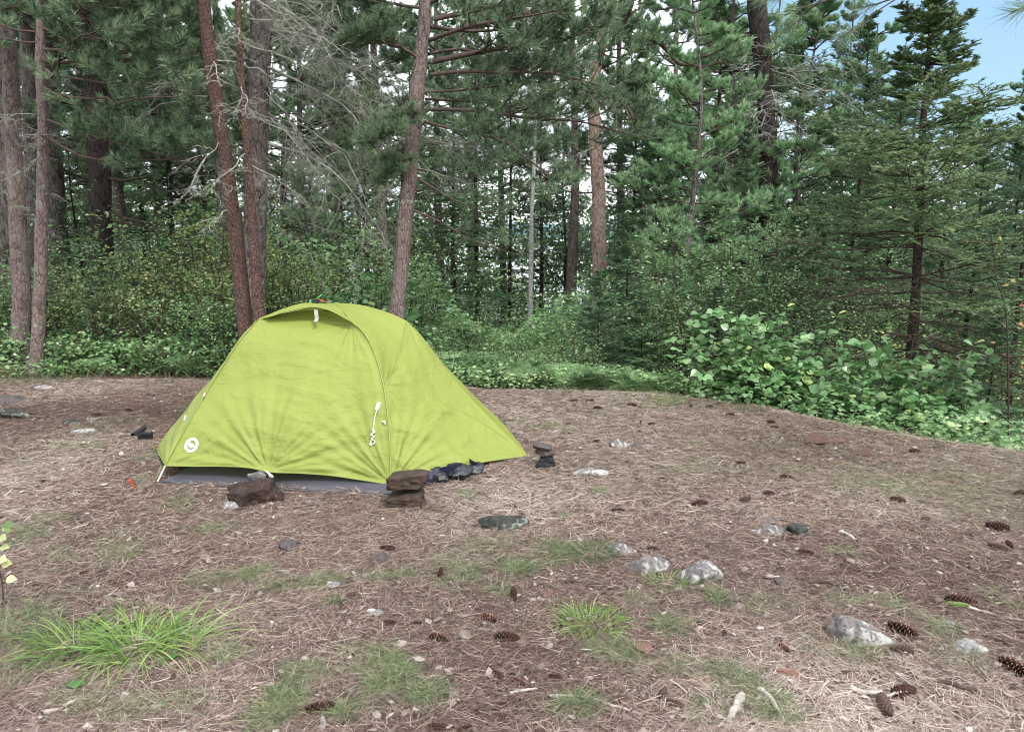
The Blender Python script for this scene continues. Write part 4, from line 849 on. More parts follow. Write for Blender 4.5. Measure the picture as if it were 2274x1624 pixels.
stick([(1890, 1532), (1930, 1548), (1960, 1552)], .010, "curved grey twig left of the black cone at bottom right")
stick([(1950, 1565-10), (2020, 1552)], .007, "thin grey twig under the black cone at bottom right")
stick([(92, 1592), (120, 1580), (152, 1566)], .011, "flat grey splinter of wood near the bottom left", name="wood_splinter")
stick([(1040, 1500+78), (1110, 1586-8)], .005, "thin brown twig above the washed out cone", "twig_dark")
stick([(1130, 1545), (1158, 1542), (1190, 1541)], .007, "short pale peeled stick at bottom centre")
def chip(X, Y, w_, h_, col, label, seed, rz=0., name="bark_piece", cat="bark"):
    g = G(X, Y); dist = np.linalg.norm(g-CAM); a_ = w_/1700*dist; b_ = max(h_/1700*dist*1.6, .01)
    V, T = rock_mesh(seed, (a_, b_, .012), 8, .1, .12); V[:, 2] += .35*(V[:, 0]**2)/a_
    mb = MB(); mb.add(V, T=T); o = mb.build(name, M[col], smooth=True); o.location = g+[0, 0, .012]; o.rotation_euler = (random.uniform(-.2, .4), 0, rz); return tag(o, label, cat)
chip(739, 1304, 38, 14, "r_white", "curved whitish bark piece left of centre below a grass patch", 201, -.6)
chip(838, 1366, 44, 12, "r_white", "pale bark strip left of a small dark cone", 202, -.3)
chip(716, 1612, 16, 24, "r_white", "upright white bark chip at the bottom edge below the large black cone", 203, .2)
chip(684, 1121-4, 14, 7, "r_white", "small white bark chip in front of the tent", 204)
def fallen(X, Y, w_, mat, label, n=1, rnd=.3):
    g = G(X, Y); L = w_/1700*np.linalg.norm(g-CAM); mb = MB()
    for k in range(n):
        a_ = random.random()*6.28; leaves(mb, np.array([[-L/2*cos(a_), -L/2*sin(a_), .01+.006*k]]), np.array([[cos(a_), sin(a_), .12]]), np.array([[.1, -.25, 1.]]), L, np.array([rnd]), wid=1.4)
    o = mb.build("fallen_leaf", M[mat]); o.location = g+[0, 0, .01]; return tag(o, label, "leaf")
M["leaf_rust"] = leaf_mat("leaf_rust", [(0, (84, 58, 48)), (1, (116, 86, 72))], .6, .2, .2)
fallen(1812, 984, 46, "leaf_rust", "large rust brown fallen leaf curled on the far right slope", 2)
fallen(1868, 983, 18, "leaf_rust", "small rust brown leaf right of the large curled one")
fallen(1919, 1012, 28, "leaf_rust", "pinkish brown leaf lying below the large curled rust leaf")
fallen(380, 1467, 26, "leaf_big", "small round green leaf lying right of the bright grass clump", rnd=.2)
fallen(172, 1528, 28, "leaf_big", "round green leaf lying below the bright grass clump", rnd=.1)
fallen(1430, 1449, 34, "leaf_rust", "pinkish fallen leaf below the grass tufts in lower centre", rnd=.9)
fallen(70, 562, 10, "leaf_rust", None) if 0 else None
def needle_bunch(X, Y, wpx, mat, label, ang, seed):
    g = G(X, Y); L = wpx/1700*np.linalg.norm(g-CAM); n = 70; r = np.random.default_rng(seed)
    a_ = ang+r.normal(size=n)*.28; D = np.stack([np.cos(a_), np.sin(a_), .10+.12*r.random(n)], -1); mb = MB()
    ribbons(mb, np.repeat([[0, 0, .012]], n, 0)+r.normal(size=(n, 3))*.003, nrm(D), L*(.8+.3*r.random(n)), .0024, .25+.2*r.random(n), 5, r.random(n))
    o = mb.build("needle_bunch", M[mat]); o.location = g; return tag(o, label, "pine needles")
M["needle_orange"] = leaf_mat("needle_orange", [(0, (112, 72, 56)), (1, (150, 106, 84))], .6, 0, .2)
needle_bunch(1724, 1495, 46, "needle_orange", "bunch of orange dead pine needles in the lower right", -.15, 5)
needle_bunch(2150, 1350, 42, "grass_lush", "fresh green bunch of pine needles in front of the long cone", 2.7, 6)

# ================================================================ GRASS CLUMPS
def clump(X, Y, rpx, n, L, W, mat, label, low=.25, spread=1., squash=1., name="grass_clump", dry=0, drp=.8):
    g = G(X, Y); r = rpx/1700*np.linalg.norm(g-CAM)
    a_ = rng.random(n)*2*pi; rr = r*np.sqrt(rng.random(n))*.6; S = np.stack([np.cos(a_)*rr, np.sin(a_)*rr*squash, rr*0-.005], -1)
    a2 = a_+rng.normal(size=n)*.7; el = low+(1.45-low)*rng.random(n)**1.1; D = np.stack([np.cos(a2)*np.cos(el), np.sin(a2)*np.cos(el), np.sin(el)], -1)
    S[:, 2] = terr(S[:, 0]+g[0], S[:, 1]+g[1])-g[2]-.004
    mb = MB(); Ls = L*(.45+.65*rng.random(n)); ribbons(mb, S, D, Ls, W*(.7+.6*rng.random(n)), drp*(.5+.7*rng.random(n)), 6, np.clip(rng.beta(1.5, 2, n), 0, 1))
    if dry: 
        m_ = dry; a_ = rng.random(m_)*2*pi; el = .1+.8*rng.random(m_); D = np.stack([np.cos(a_)*np.cos(el), np.sin(a_)*np.cos(el), np.sin(el)], -1)
        ribbons(mb, S[rng.integers(0, n, m_)], D, L*1.3*(.6+.5*rng.random(m_)), W*.5, .9*np.ones(m_), 6, rng.random(m_)*.5+.5, m=1)
    o = mb.build(name, [M[mat], M["grass_dry"]]); o.location = g; return tag(o, label, "grass clump", "grass clumps")
clump(304, 1440, 110, 400, .25, .0062, "grass_lush", "big bright yellow green clump of broad grass blades at lower left, right half", dry=30)
clump(165, 1436, 85, 270, .22, .0056, "grass_lush", "bright green broad bladed grass clump at lower left, left half joined to the bigger one", dry=30)
clump(400, 1440, 60, 90, .34, .004, "grass_lush", "thin yellow green blades trailing right out of the big bright clump", low=.05, dry=20)
clump(40, 1400, 60, 110, .26, .0028, "grass_green", "thin pale grass fanning out at the left edge beside the bright clump", low=.1, dry=60)
clump(1316, 1232, 70, 420, .15, .0026, "grass_green", "tall dark green grass tuft left of the pale domed stone", dry=60)
clump(1312, 1385, 95, 560, .13, .0034, "grass_lush", "wide bright green grass tuft in the lower centre", low=.15, dry=60)
clump(1214, 1240, 55, 200, .09, .0022, "grass_green", "fine green tuft left of the tall dark green one", dry=50)
clump(1483, 1300, 55, 190, .12, .0036, "grass_lush", "yellow green tuft in front of the long lichen spotted rock", dry=40)
clump(1585, 1585, 60, 420, .09, .0016, "grass_green", "dense fine dark green tuft left of the thick root", dry=60)
clump(1281, 1575, 75, 330, .07, .0018, "grass_green", "low fine green tuft behind the long grey stick", dry=50)
clump(1830, 1432, 90, 150, .12, .0026, "grass_green", "sparse tuft with long blades in front of the whitish lichen rock", low=.1, dry=90)
clump(1030, 1103, 28, 120, .06, .002, "grass_dry", "small pale tuft in front of the backpack", dry=30)
clump(1014, 1298, 60, 240, .09, .0024, "grass_green", "green tuft right of the upright dark cone", dry=50, low=.15)
clump(855, 1530, 50, 250, .07, .0018, "grass_green", "short dense green tuft in the lower centre left", dry=30)
clump(630, 1570, 50, 300, .08, .0018, "grass_green", "yellowish fine tuft above the large black cone", dry=50)
clump(1660, 915, 40, 140, .17, .003, "grass_green", "grass tuft on the crest below the broad leaved shrubs", dry=60)
clump(1475, 893, 55, 260, .16, .0032, "grass_lush", "green grass tuft at the clearing's back edge below the ferns", dry=60)
clump(440, 905, 60, 200, .14, .003, "grass_green", "grass tuft at the undergrowth edge left of the tent", dry=60)

# little sapling at the left edge
g = G(8, 1345); sp = empty("sapling", g, 0, "thin sapling with round yellow green leaves at the left edge", "sapling")
mb = MB(); stem = cr(np.array([[0, 0, 0], [.005, 0, .12], [-.005, 0, .25], [.015, .01, .37]]), 16); tubes(mb, stem[None], (.0035*np.linspace(1, .5, 16))[None], 6); mb.build("stem", M["twig_dark"], sp)
mb = MB(); S = stem[[15, 13, 11, 9, 8, 10, 12, 7, 5, 14]]; a_ = np.array([.3, -.3, .1, -.2, .2, 3., 2.6, 3.4, .4, 1.2]); D = np.stack([np.cos(a_), np.sin(a_)-.3, .15*np.cos(a_*3)], -1)
leaves(mb, S+D*.02, D, np.array([[.2, -.75, .8]]*10)+.2*rng.normal(size=(10, 3)), .042, np.array([.05, .7, .75, .9, .8, .3, .5, .7, .95, .6]), wid=1.3); mb.build("foliage", M["leaf_yellow"], sp)
# ================================================================ HERO PINES (placed trunk by trunk)
def trunk_mesh(path, rad, mat, n=14, K_=60, seed=0, flare=.3):
    c = cr(path, K_); s = np.linspace(0, 1, len(rad)); R = np.interp(np.linspace(0, 1, K_), s, rad)
    R = R*(1+flare*np.exp(-np.maximum(c[:, 2]-c[0, 2], 0)/.18)); mb = MB(); tubes(mb, c[None], R[None], n, rnd=.5)
    V = mb.V[0]; cc = np.repeat(c, n, 0); d = V-cc; mb.V[0] = cc+d*(1+.10*vnoise(V*np.array([9, 9, 3])+seed, 5)+.05*vnoise(V*np.array([30, 30, 10]), 6))[:, None]
    return mb, c, R
def pine_branches(mbw, mbl, S, D, L, r0, n2=9, n3=3, k=42, NL=.115, NW=.0072, curl=.15, t0=.35, up2=.2, jit=.10, spread=.72, leafy=1.0, l2=.38, m=0, paths_in=None, base_tuft=.8):
    P1 = paths(S, D, L, 9, curl, jit) if paths_in is None else paths_in
    L = np.linalg.norm(np.diff(P1, axis=1), axis=2).sum(1)
    tubes(mbw, P1, np.broadcast_to(np.asarray(r0), (len(P1),))[:, None]*np.linspace(1, .28, 9), 6)
    S2, D2, t2, o2 = children(P1, n2, t0, 1., .75, .75, up2, .25)
    L2 = L[o2]*l2*(1.15-.6*t2)*(.6+.6*rng.random(len(t2))); P2 = paths(S2, D2, L2, 6, .18, .12)
    tubes(mbw, P2, (.35*np.broadcast_to(np.asarray(r0), (len(P1),))[o2]*(1.2-.6*t2))[:, None]*np.linspace(1, .4, 6), 4)
    S3, D3, t3, o3 = children(P2, n3, .3, 1., .8, .7, .25, .3)
    L3 = L2[o3]*.42*(.6+.6*rng.random(len(t3))); P3 = paths(S3, D3, L3, 4, .2, .1)
    tubes(mbw, P3, (.0035*np.ones(len(P3)))[:, None]*np.linspace(1, .6, 4), 3)
    ends = np.concatenate([P2[:, -1], P3[:, -1], P1[:, -1], P2[:, -2], P3[:, -2]]); ax = np.concatenate([nrm(P2[:, -1]-P2[:, -2]), nrm(P3[:, -1]-P3[:, -2]), nrm(P1[:, -1]-P1[:, -2]), nrm(P2[:, -2]-P2[:, -3]), nrm(P3[:, -2]-P3[:, -3])])
    if leafy < 1:
        k_ = rng.random(len(ends)) < leafy; ends = ends[k_]; ax = ax[k_]
    tufts(mbl, ends, nrm(ax+[0, 0, .25]), k, NL, NW, spread, .07, m)
def dead_branches(mbw, S, D, L, r0, n2=9, n3=5, n4=3, curl=-.12, jit=.14, droop=-.15, rt=.0026):
    P1 = paths(S, D, L, 9, curl, jit); r0 = np.broadcast_to(np.asarray(r0), (len(P1),))
    tubes(mbw, P1, r0[:, None]*np.linspace(1, .25, 9), 5)
    S2, D2, t2, o2 = children(P1, n2, .2, 1., .8, .6, droop, .35); L2 = np.broadcast_to(L, (len(P1),))[o2]*.42*(1.15-.6*t2)*(.5+.7*rng.random(len(t2))); P2 = paths(S2, D2, L2, 7, -.1, .2)
    tubes(mbw, P2, (r0[o2]*.42)[:, None]*np.linspace(1, .35, 7), 4)
    S3, D3, t3, o3 = children(P2, n3, .15, 1., .8, .6, droop, .4); L3 = L2[o3]*.45*(.5+.7*rng.random(len(t3))); P3 = paths(S3, D3, L3, 5, -.1, .2)
    tubes(mbw, P3, rt*np.linspace(1, .5, 5)[None]*np.ones((len(P3), 1)), 3)
    if n4:
        S4, D4, t4, o4 = children(P3, n4, .2, 1., .8, .6, droop, .4); P4 = paths(S4, D4, L3[o4]*.5*(.5+.7*rng.random(len(t4))), 4, -.1, .2)
        tubes(mbw, P4, rt*.62*np.linspace(1, .6, 4)[None]*np.ones((len(P4), 1)), 3)
def hero(name, label, pts, mat, group="pines standing around the tent", ztop=9.5, seed=0, flare=.3):
    """pts: (photo x, photo y, depth, photo width) from the visible top downwards"""
    w_ = np.array([P(a, b, c) for a, b, c, d in pts]); rad = np.array([d/1700*c/2 for a, b, c, d in pts])
    low = w_[-1]; x0, y0 = low[0], low[1]; dd = (w_[-1]-w_[-2]); zt = gz(x0, y0)-.05
    if low[2] > zt+.05:
        f_ = (zt-low[2])/dd[2]; w_ = np.vstack([w_, low+dd*f_*np.array([.6, .6, 1])]); w_[-1, 2] = zt; rad = np.append(rad, rad[-1]*1.08)
    dt = w_[0]-w_[1]; dt = dt/dt[2]; n_up = 3
    for k_ in range(1, n_up+1):
        zz = w_[0, 2]+(ztop-w_[0, 2])*(1/ (n_up-k_+1) if False else .34); w_ = np.vstack([w_[0]+np.array([dt[0]*.4, dt[1]*.4, 1])*(ztop-w_[0, 2])/(n_up-k_+1), w_]); rad = np.insert(rad, 0, rad[0]*(.82 if k_ < 3 else .5))
    w_ = w_[::-1]; rad = rad[::-1]; base = w_[0].copy()
    seglen = np.linalg.norm(np.diff(w_, axis=0), axis=1); cum = np.concatenate([[0], np.cumsum(seglen)])/seglen.sum()
    mb, c, R = trunk_mesh(w_, np.interp(np.linspace(0, 1, 40), cum, rad), mat, K_=90, seed=seed, flare=flare)
    root = empty(name, base, 0, label, "tree", group)
    mb.V = [v-base for v in mb.V]; mb.build("trunk", M[mat], root, True)
    return root, base, c, R
def on(c, z):
    i = int(np.argmin(np.abs(c[:, 2]-z))); return c[i]
def hpart(name, mb, base, mats, root, smooth=False):
    if not mb.V: return None
    mb.V = [v-base for v in mb.V]; return mb.build(name, mats, root, smooth)
def az(n, a, sp):
    return radians(a)+radians(sp)*(rng.random(n)*2-1)
def dirs(a, el): return np.stack([np.cos(a)*np.cos(el), np.sin(a)*np.cos(el), np.sin(el)], -1)

def dress(root, base, c, live=None, dead=None, crown=True, wood="wood_live", needles="pine_needles"):
    """live/dead: list of (z, az deg, az spread, n, len, elev deg)"""
    if dead:
        md = MB()
        for z, a, sp, n_, L, el, r_ in dead:
            S = np.array([on(c, z+.35*rng.normal()) for _ in range(n_)]); dead_branches(md, S, dirs(az(n_, a, sp), radians(el)+.2*rng.normal(size=n_)), L*(.6+.6*rng.random(n_)), r_, n2=8, n3=4, n4=3)
        hpart("dead_branches", md, base, M["wood_lichen"], root)
    mw = MB(); ml = MB()
    for z, a, sp, n_, L, el, r_ in (live or []):
        S = np.array([on(c, z+.2*rng.normal()) for _ in range(n_)]); pine_branches(mw, ml, S, dirs(az(n_, a, sp), radians(el)+.12*rng.normal(size=n_)), L*(.8+.3*rng.random(n_)), r_)
    if crown:
        zs = np.linspace(5.8, c[-1, 2]-.2, 14); zs = np.repeat(zs, 3); S = np.array([on(c, z+.15*rng.normal()) for z in zs]); n_ = len(zs)
        pine_branches(mw, ml, S, dirs(rng.random(n_)*2*pi, .25+.2*rng.random(n_)), np.interp(zs, [5.8, c[-1, 2]], [1.9, .5]), .02, n2=7, n3=2, k=16, NL=.11, NW=.007)
    return mw, ml
# trunk list, from the photo
T = {}
T["A"] = hero("pine_tree", "grey pine trunk cut by the left edge, behind the two pinkish trunks", [(2, 0, 11.5, 34), (8, 300, 11.5, 36), (22, 600, 11.5, 40)], "bark_grey", seed=1)
T["B"] = hero("pine_tree", "pinkish grey pine trunk, thicker one of the two nearest the left edge", [(10, 0, 9.8, 26), (22, 150, 9.8, 30), (34, 400, 9.8, 33), (46, 650, 9.8, 36), (46, 790, 9.8, 38)], "bark_red", seed=2)
T["C"] = hero("pine_tree", "slim pinkish pine trunk, right one of the two nearest the left edge", [(88, 0, 9.0, 16), (90, 150, 9.0, 20), (96, 300, 9.0, 23), (92, 500, 9.0, 25), (86, 700, 9.0, 27), (80, 815, 9.0, 27)], "bark_red", seed=3)
T["D"] = hero("pine_tree", "dark pine trunk standing just behind the slim pinkish trunk", [(62, 100, 13, 28), (68, 300, 13, 30), (78, 520, 13, 32)], "bark_grey", seed=4)
T["E"] = hero("pine_tree", "grey furrowed pine trunk in the shade right of the slim pinkish trunk", [(98, 100, 14, 34), (115, 330, 14, 38), (130, 560, 14, 44)], "bark_grey", seed=5)
T["F"] = hero("pine_tree", "thick dark pine trunk with bare limbs behind yellow green shrubs", [(205, 0, 13, 40), (213, 200, 13, 42), (220, 380, 13, 44), (226, 560, 13, 48)], "bark_dark", seed=6)
T["G"] = hero("pine_tree", "leaning reddish pine trunk with flaky bark behind the tent's left side", [(452, 0, 8.3, 25), (463, 110, 8.3, 27), (478, 210, 8.3, 29), (494, 310, 8.3, 29), (510, 420, 8.3, 31), (526, 540, 8.3, 32), (544, 720, 8.3, 34)], "bark_flaky", seed=7)
T["H"] = hero("pine_tree", "slender orange flaked pine trunk between the leaning red trunk and the big pale pine", [(528, 0, 8.1, 13), (533, 140, 8.1, 14), (542, 250, 8.1, 16), (552, 370, 8.1, 17), (562, 520, 8.1, 20), (575, 700, 8.1, 25)], "bark_flaky", seed=8)
T["I"] = hero("pine_tree", "big pinkish grey pine trunk behind the two slender red ones", [(580, 0, 9.8, 46), (574, 200, 9.8, 46), (567, 450, 9.8, 48), (563, 700, 9.8, 52)], "bark_grey", seed=9)
T["J"] = hero("pine_tree", "leaning pine behind the tent with long branches reaching right", [(944, 0, 9.0, 26), (937, 100, 9.0, 30), (925, 220, 9.0, 33), (913, 340, 9.0, 33), (903, 450, 9.0, 34), (893, 560, 9.0, 34), (881, 710, 9.0, 36)], "bark_red", seed=10)
T["K"] = hero("pine_tree", "pale pink barked pine trunk half hidden in the trees right of centre", [(1348, 30, 15, 24), (1318, 185, 15, 25), (1322, 300, 15, 27), (1328, 420, 15, 30), (1330, 560, 15, 32)], "bark_pale", seed=11)
T["L"] = hero("birch_tree", "thin white birch trunk in the forest left of the pale pink pine", [(1188, 250, 17, 7), (1186, 360, 17, 8), (1180, 480, 17, 9), (1178, 620, 17, 11)], "bark_birch", group=None, seed=12)
T["M"] = hero("pine_tree", "dark thick pine trunk high in the trees left of the fir", [(1680, 0, 14, 40), (1692, 130, 14, 38), (1702, 260, 14, 36), (1706, 430, 14, 40)], "bark_dark", seed=13)
# limbs
R_, b_, c_, _r = T["B"]; mw, ml = dress(R_, b_, c_, [(4.6, 0, 60, 3, 1.1, 5, .012), (4.3, 250, 60, 2, 1.0, 0, .012)], [(3.2, 0, 180, 4, .5, 0, .008), (2.2, 10, 180, 3, .4, 0, .007)]); hpart("branches", mw, b_, M["wood_live"], R_); hpart("needles", ml, b_, M["pine_needles"], R_)
R_, b_, c_, _r = T["A"]; mw, ml = dress(R_, b_, c_, [(5.0, -60, 80, 4, 1.4, 0, .014)], None); hpart("branches", mw, b_, M["wood_live"], R_); hpart("needles", ml, b_, M["pine_needles"], R_)
# C carries the dark needle sprays of the upper left
R_, b_, c_, _r = T["C"]
mw, ml = dress(R_, b_, c_, [(4.6, -5, 45, 4, 2.0, 0, .020), (4.2, -10, 40, 5, 2.2, -4, .020), (3.8, -10, 45, 4, 2.2, -6, .020), (3.4, -15, 30, 3, 2.0, -6, .018), (4.3, 190, 60, 3, .9, 0, .014), (3.9, 240, 50, 2, .9, 0, .012)],
               [(2.8, 0, 160, 4, .7, -10, .008), (2.2, 0, 160, 3, .6, -15, .008)])
pin = np.array([cr(K(*[(a, b, c) for a, b, c in q]), 9) for q in ([(95, 262, 9), (170, 290, 8.9), (300, 330, 8.8), (402, 352, 8.7)], [(96, 300, 9), (190, 350, 8.9), (300, 355, 8.8), (470, 352, 8.6)], [(94, 160, 9), (200, 180, 8.9), (330, 200, 8.7), (440, 235, 8.6)], [(92, 60, 9), (190, 110, 8.8), (290, 140, 8.6), (420, 160, 8.4)], [(90, 20, 9), (170, 30, 8.8), (260, 20, 8.6), (360, 50, 8.4)])])
pine_branches(mw, ml, None, None, None, .018, n2=12, n3=4, k=42, paths_in=pin, t0=.2)
hpart("branches", mw, b_, M["wood_live"], R_); hpart("needles", ml, b_, M["pine_needles"], R_)
# F bare limbs
R_, b_, c_, _r = T["F"]
mf = MB(); pf = np.array([cr(K(*q), 9) for q in ([(240, 470, 13), (300, 490, 12.8), (370, 500, 12.6)], [(242, 488, 13), (310, 500, 12.8), (365, 515, 12.6)], [(238, 395, 13), (280, 400, 12.8), (340, 388, 12.6)], [(205, 405, 13), (180, 402, 12.8), (150, 420, 12.6)])]); tubes(mf, pf, .03*np.linspace(1, .3, 9)[None], 6)
hpart("bare_limbs", mf, b_, M["twig_dark"], R_)
mw, ml = dress(R_, b_, c_, [(4.6, -60, 90, 6, 2.0, 5, .02), (5.4, -60, 100, 6, 2.2, 8, .02)], None); hpart("branches", mw, b_, M["wood_live"], R_); hpart("needles", ml, b_, M["pine_needles"], R_)
for kk in ("D", "E"):
    R_, b_, c_, _r = T[kk]; mw, ml = dress(R_, b_, c_, [(5.0, -60, 100, 5, 1.8, 5, .02)], [(3, -60, 100, 3, .8, -10, .01)]); hpart("branches", mw, b_, M["wood_live"], R_); hpart("needles", ml, b_, M["pine_needles"], R_)
# G, H, I: lichen covered dead branches
R_, b_, c_, _r = T["G"]; mw, ml = dress(R_, b_, c_, None, [(4.0, 160, 60, 4, 1.0, -12, .010), (3.2, 180, 60, 4, .9, -25, .009), (3.6, -20, 50, 3, .9, -20, .010), (2.6, 190, 80, 3, .9, -30, .008)]); hpart("branches", mw, b_, M["wood_live"], R_); hpart("needles", ml, b_, M["pine_needles"], R_)
R_, b_, c_, _r = T["H"]; mw, ml = dress(R_, b_, c_, None, [(3.9, -10, 70, 5, 1.0, -18, .008), (3.2, -10, 80, 5, .9, -20, .008), (2.5, 10, 120, 4, .7, -25, .007)]); hpart("branches", mw, b_, M["wood_live"], R_); hpart("needles", ml, b_, M["pine_needles"], R_)
R_, b_, c_, _r = T["I"]; mw, ml = dress(R_, b_, c_, None, [(5.0, -8, 40, 4, 2.2, -22, .011), (4.4, -10, 40, 6, 2.1, -24, .011), (3.8, -10, 40, 6, 2.0, -26, .010), (3.2, -10, 40, 5, 1.8, -28, .009), (2.6, 0, 50, 4, 1.5, -30, .008), (2.1, 0, 60, 2, 1.1, -20, .007)])
md = MB(); pth = np.array([cr(K(*q), 9) for q in ([(599, 5, 9.7), (694, 65, 9.5), (752, 164, 9.3), (809, 246, 9.2), (842, 320, 9.1)], [(600, 68, 9.7), (660, 75, 9.5), (719, 96, 9.3), (775, 128, 9.2)], [(596, 150, 9.6), (680, 190, 9.3), (780, 250, 9.0), (815, 350, 8.9)], [(596, 320, 9.6), (680, 345, 9.4), (760, 400, 9.2), (850, 520, 9.0)])])
tubes(md, pth, .019*np.linspace(1, .25, 9)[None], 6)
S2, D2, t2, o2 = children(pth, 12, .1, 1., .8, .6, -.25, .35); dead_branches(md, S2, D2, .55*(.4+.8*rng.random(len(t2))), .0045, 6, 4, 2)
hpart("long_dead_branches", md, b_, M["wood_lichen"], R_)
hpart("branches", mw, b_, M["wood_live"], R_); hpart("needles", ml, b_, M["pine_needles"], R_)
# J: named branches from the photo
R_, b_, c_, _r = T["J"]
JB = [([(963, 43, 9), (1047, 25, 9.0), (1165, 0, 8.9), (1290, -25, 8.8)], .030, 1.), ([(960, 137, 9), (1047, 119, 9), (1110, 108, 8.9), (1208, 98, 8.8), (1274, 82, 8.8), (1330, 50, 8.7)], .034, 1.),
      ([(958, 166, 9), (1039, 158, 8.9), (1110, 162, 8.8), (1208, 160, 8.6), (1290, 178, 8.5), (1390, 210, 8.4)], .024, 1.), ([(948, 203, 9), (1014, 201, 9.1), (1129, 189, 9.3), (1230, 180, 9.5)], .018, .9),
      ([(944, 242, 9), (1067, 246, 8.9), (1165, 262, 8.8), (1290, 270, 8.7), (1400, 300, 8.6)], .024, 1.), ([(942, 270, 9), (1006, 287, 8.8), (1108, 309, 8.6), (1165, 350, 8.5), (1240, 400, 8.4)], .020, .8),
      ([(930, 398, 9), (1006, 443, 8.8), (1047, 459, 8.7), (1120, 486, 8.6)], .016, .35), ([(918, 467, 9), (985, 496, 8.9), (1047, 533, 8.8), (1165, 570, 8.7)], .016, .3),
      ([(952, 150, 9), (900, 110, 8.9), (840, 95, 8.8), (770, 110, 8.7)], .018, 1.), ([(948, 20, 9), (880, 10, 8.9), (800, -10, 8.7), (720, -20, 8.6)], .020, 1.), ([(925, 260, 9), (890, 270, 8.8), (850, 300, 8.6), (820, 320, 8.5)], .012, 1.),
      ([(915, 360, 9), (895, 350, 8.9), (870, 375, 8.8), (850, 400, 8.8)], .010, .9), ([(952, 90, 9), (1040, 60, 8.5), (1150, 40, 8.0), (1260, 20, 7.6)], .024, 1.), ([(955, 60, 9), (1060, 70, 9.6), (1180, 60, 10.2), (1300, 60, 10.8)], .024, 1.),
      ([(950, 120, 9), (1030, 110, 9.6), (1150, 140, 10.3), (1250, 160, 11)], .022, 1.), ([(945, 220, 9), (1030, 225, 9.7), (1130, 235, 10.4), (1220, 260, 11)], .018, .9),
      ([(948, 10, 9), (1040, -40, 8.8), (1150, -70, 8.6), (1300, -90, 8.4)], .028, 1.)]
mw, ml = dress(R_, b_, c_, None, [(3.0, 0, 70, 3, 1.0, -20, .008), (2.4, 10, 80, 2, .9, -25, .008)])
for q, r_, lf in JB: pine_branches(mw, ml, None, None, None, r_, n2=18 if lf > .5 else 8, n3=4, k=36 if lf > .5 else 20, paths_in=cr(K(*q), 9)[None], t0=.22, leafy=lf)
# smooth hanging arcs of bare lower limbs
hpart("branches", mw, b_, M["wood_live"], R_, True); hpart("needles", ml, b_, M["pine_needles"], R_)
R_, b_, c_, _r = T["K"]
mw, ml = dress(R_, b_, c_, [(5.6, 0, 180, 5, 1.8, 5, .03), (5.0, -40, 60, 3, 1.6, -5, .02)], [(4.2, -60, 120, 5, 1.4, -15, .014), (3.2, -60, 120, 4, 1.0, -15, .012)])
pk = np.array([cr(K(*q), 9) for q in ([(1325, 190, 14.9), (1370, 210, 14.6), (1400, 250, 14.4), (1420, 300, 14.3)], [(1350, 110, 14.9), (1380, 60, 14.7), (1400, 20, 14.5), (1410, -20, 14.4)], [(1430, 80, 14.0), (1470, 100, 14.0), (1505, 140, 13.9), (1540, 145, 13.8)])]); tubes(mw, pk, .05*np.linspace(1, .5, 9)[None], 7)
hpart("branches", mw, b_, M["wood_live"], R_, True); hpart("needles", ml, b_, M["white_pine"], R_)
R_, b_, c_, _r = T["M"]; mw, ml = dress(R_, b_, c_, [(5.8, 0, 180, 6, 1.8, 5, .02)], [(5.2, -90, 90, 6, 1.6, -10, .012), (4.2, -90, 90, 6, 1.6, -12, .012), (3.4, -90, 90, 5, 1.4, -12, .012)]); hpart("branches", mw, b_, M["wood_live"], R_); hpart("needles", ml, b_, M["white_pine"], R_)

# overhanging branch close to the camera, top right
pb_ = MB(); pl_ = MB()
pq = np.array([cr(K(*q), 9) for q in ([(2420, -170, 3.4), (2200, -70, 3.4), (2000, -10, 3.4), (1890, 75, 3.4)], [(2300, -120, 3.3), (2060, -70, 3.3), (1900, -20, 3.3), (1760, 25, 3.3)], [(2480, -60, 3.4), (2400, -60, 3.4), (2340, -30, 3.4), (2290, 5, 3.4)], [(2080, -90, 3.4), (1950, -60, 3.4), (1830, -45, 3.4), (1700, -15, 3.4)])])
tubes(pb_, pq, .0065*np.linspace(1, .4, 9)[None], 6)
S2, D2, t2, o2 = children(pq, 3, .45, 1., .6, .8, .0, .2); P2 = paths(S2, D2, .10+.08*rng.random(len(t2)), 5, .1, .1); tubes(pb_, P2, .004*np.linspace(1, .6, 5)[None], 5)
ends = np.concatenate([pq[:, -1], P2[:, -1], P2[:, -2]]); ax = np.concatenate([nrm(pq[:, -1]-pq[:, -2]), nrm(P2[:, -1]-P2[:, -2]), nrm(P2[:, -1]-P2[:, -2])])
tufts(pl_, ends, ax, 42, .13, .0022, .6, .05)
g = pq[0, 0].copy(); ob_ = empty("pine_branch", g, 0, "overhanging pine branch with long needles entering at the top right", "branch")
hpart("wood", pb_, g, M["wood_live"], ob_); hpart("needles", pl_, g, M["pine_needles"], ob_)

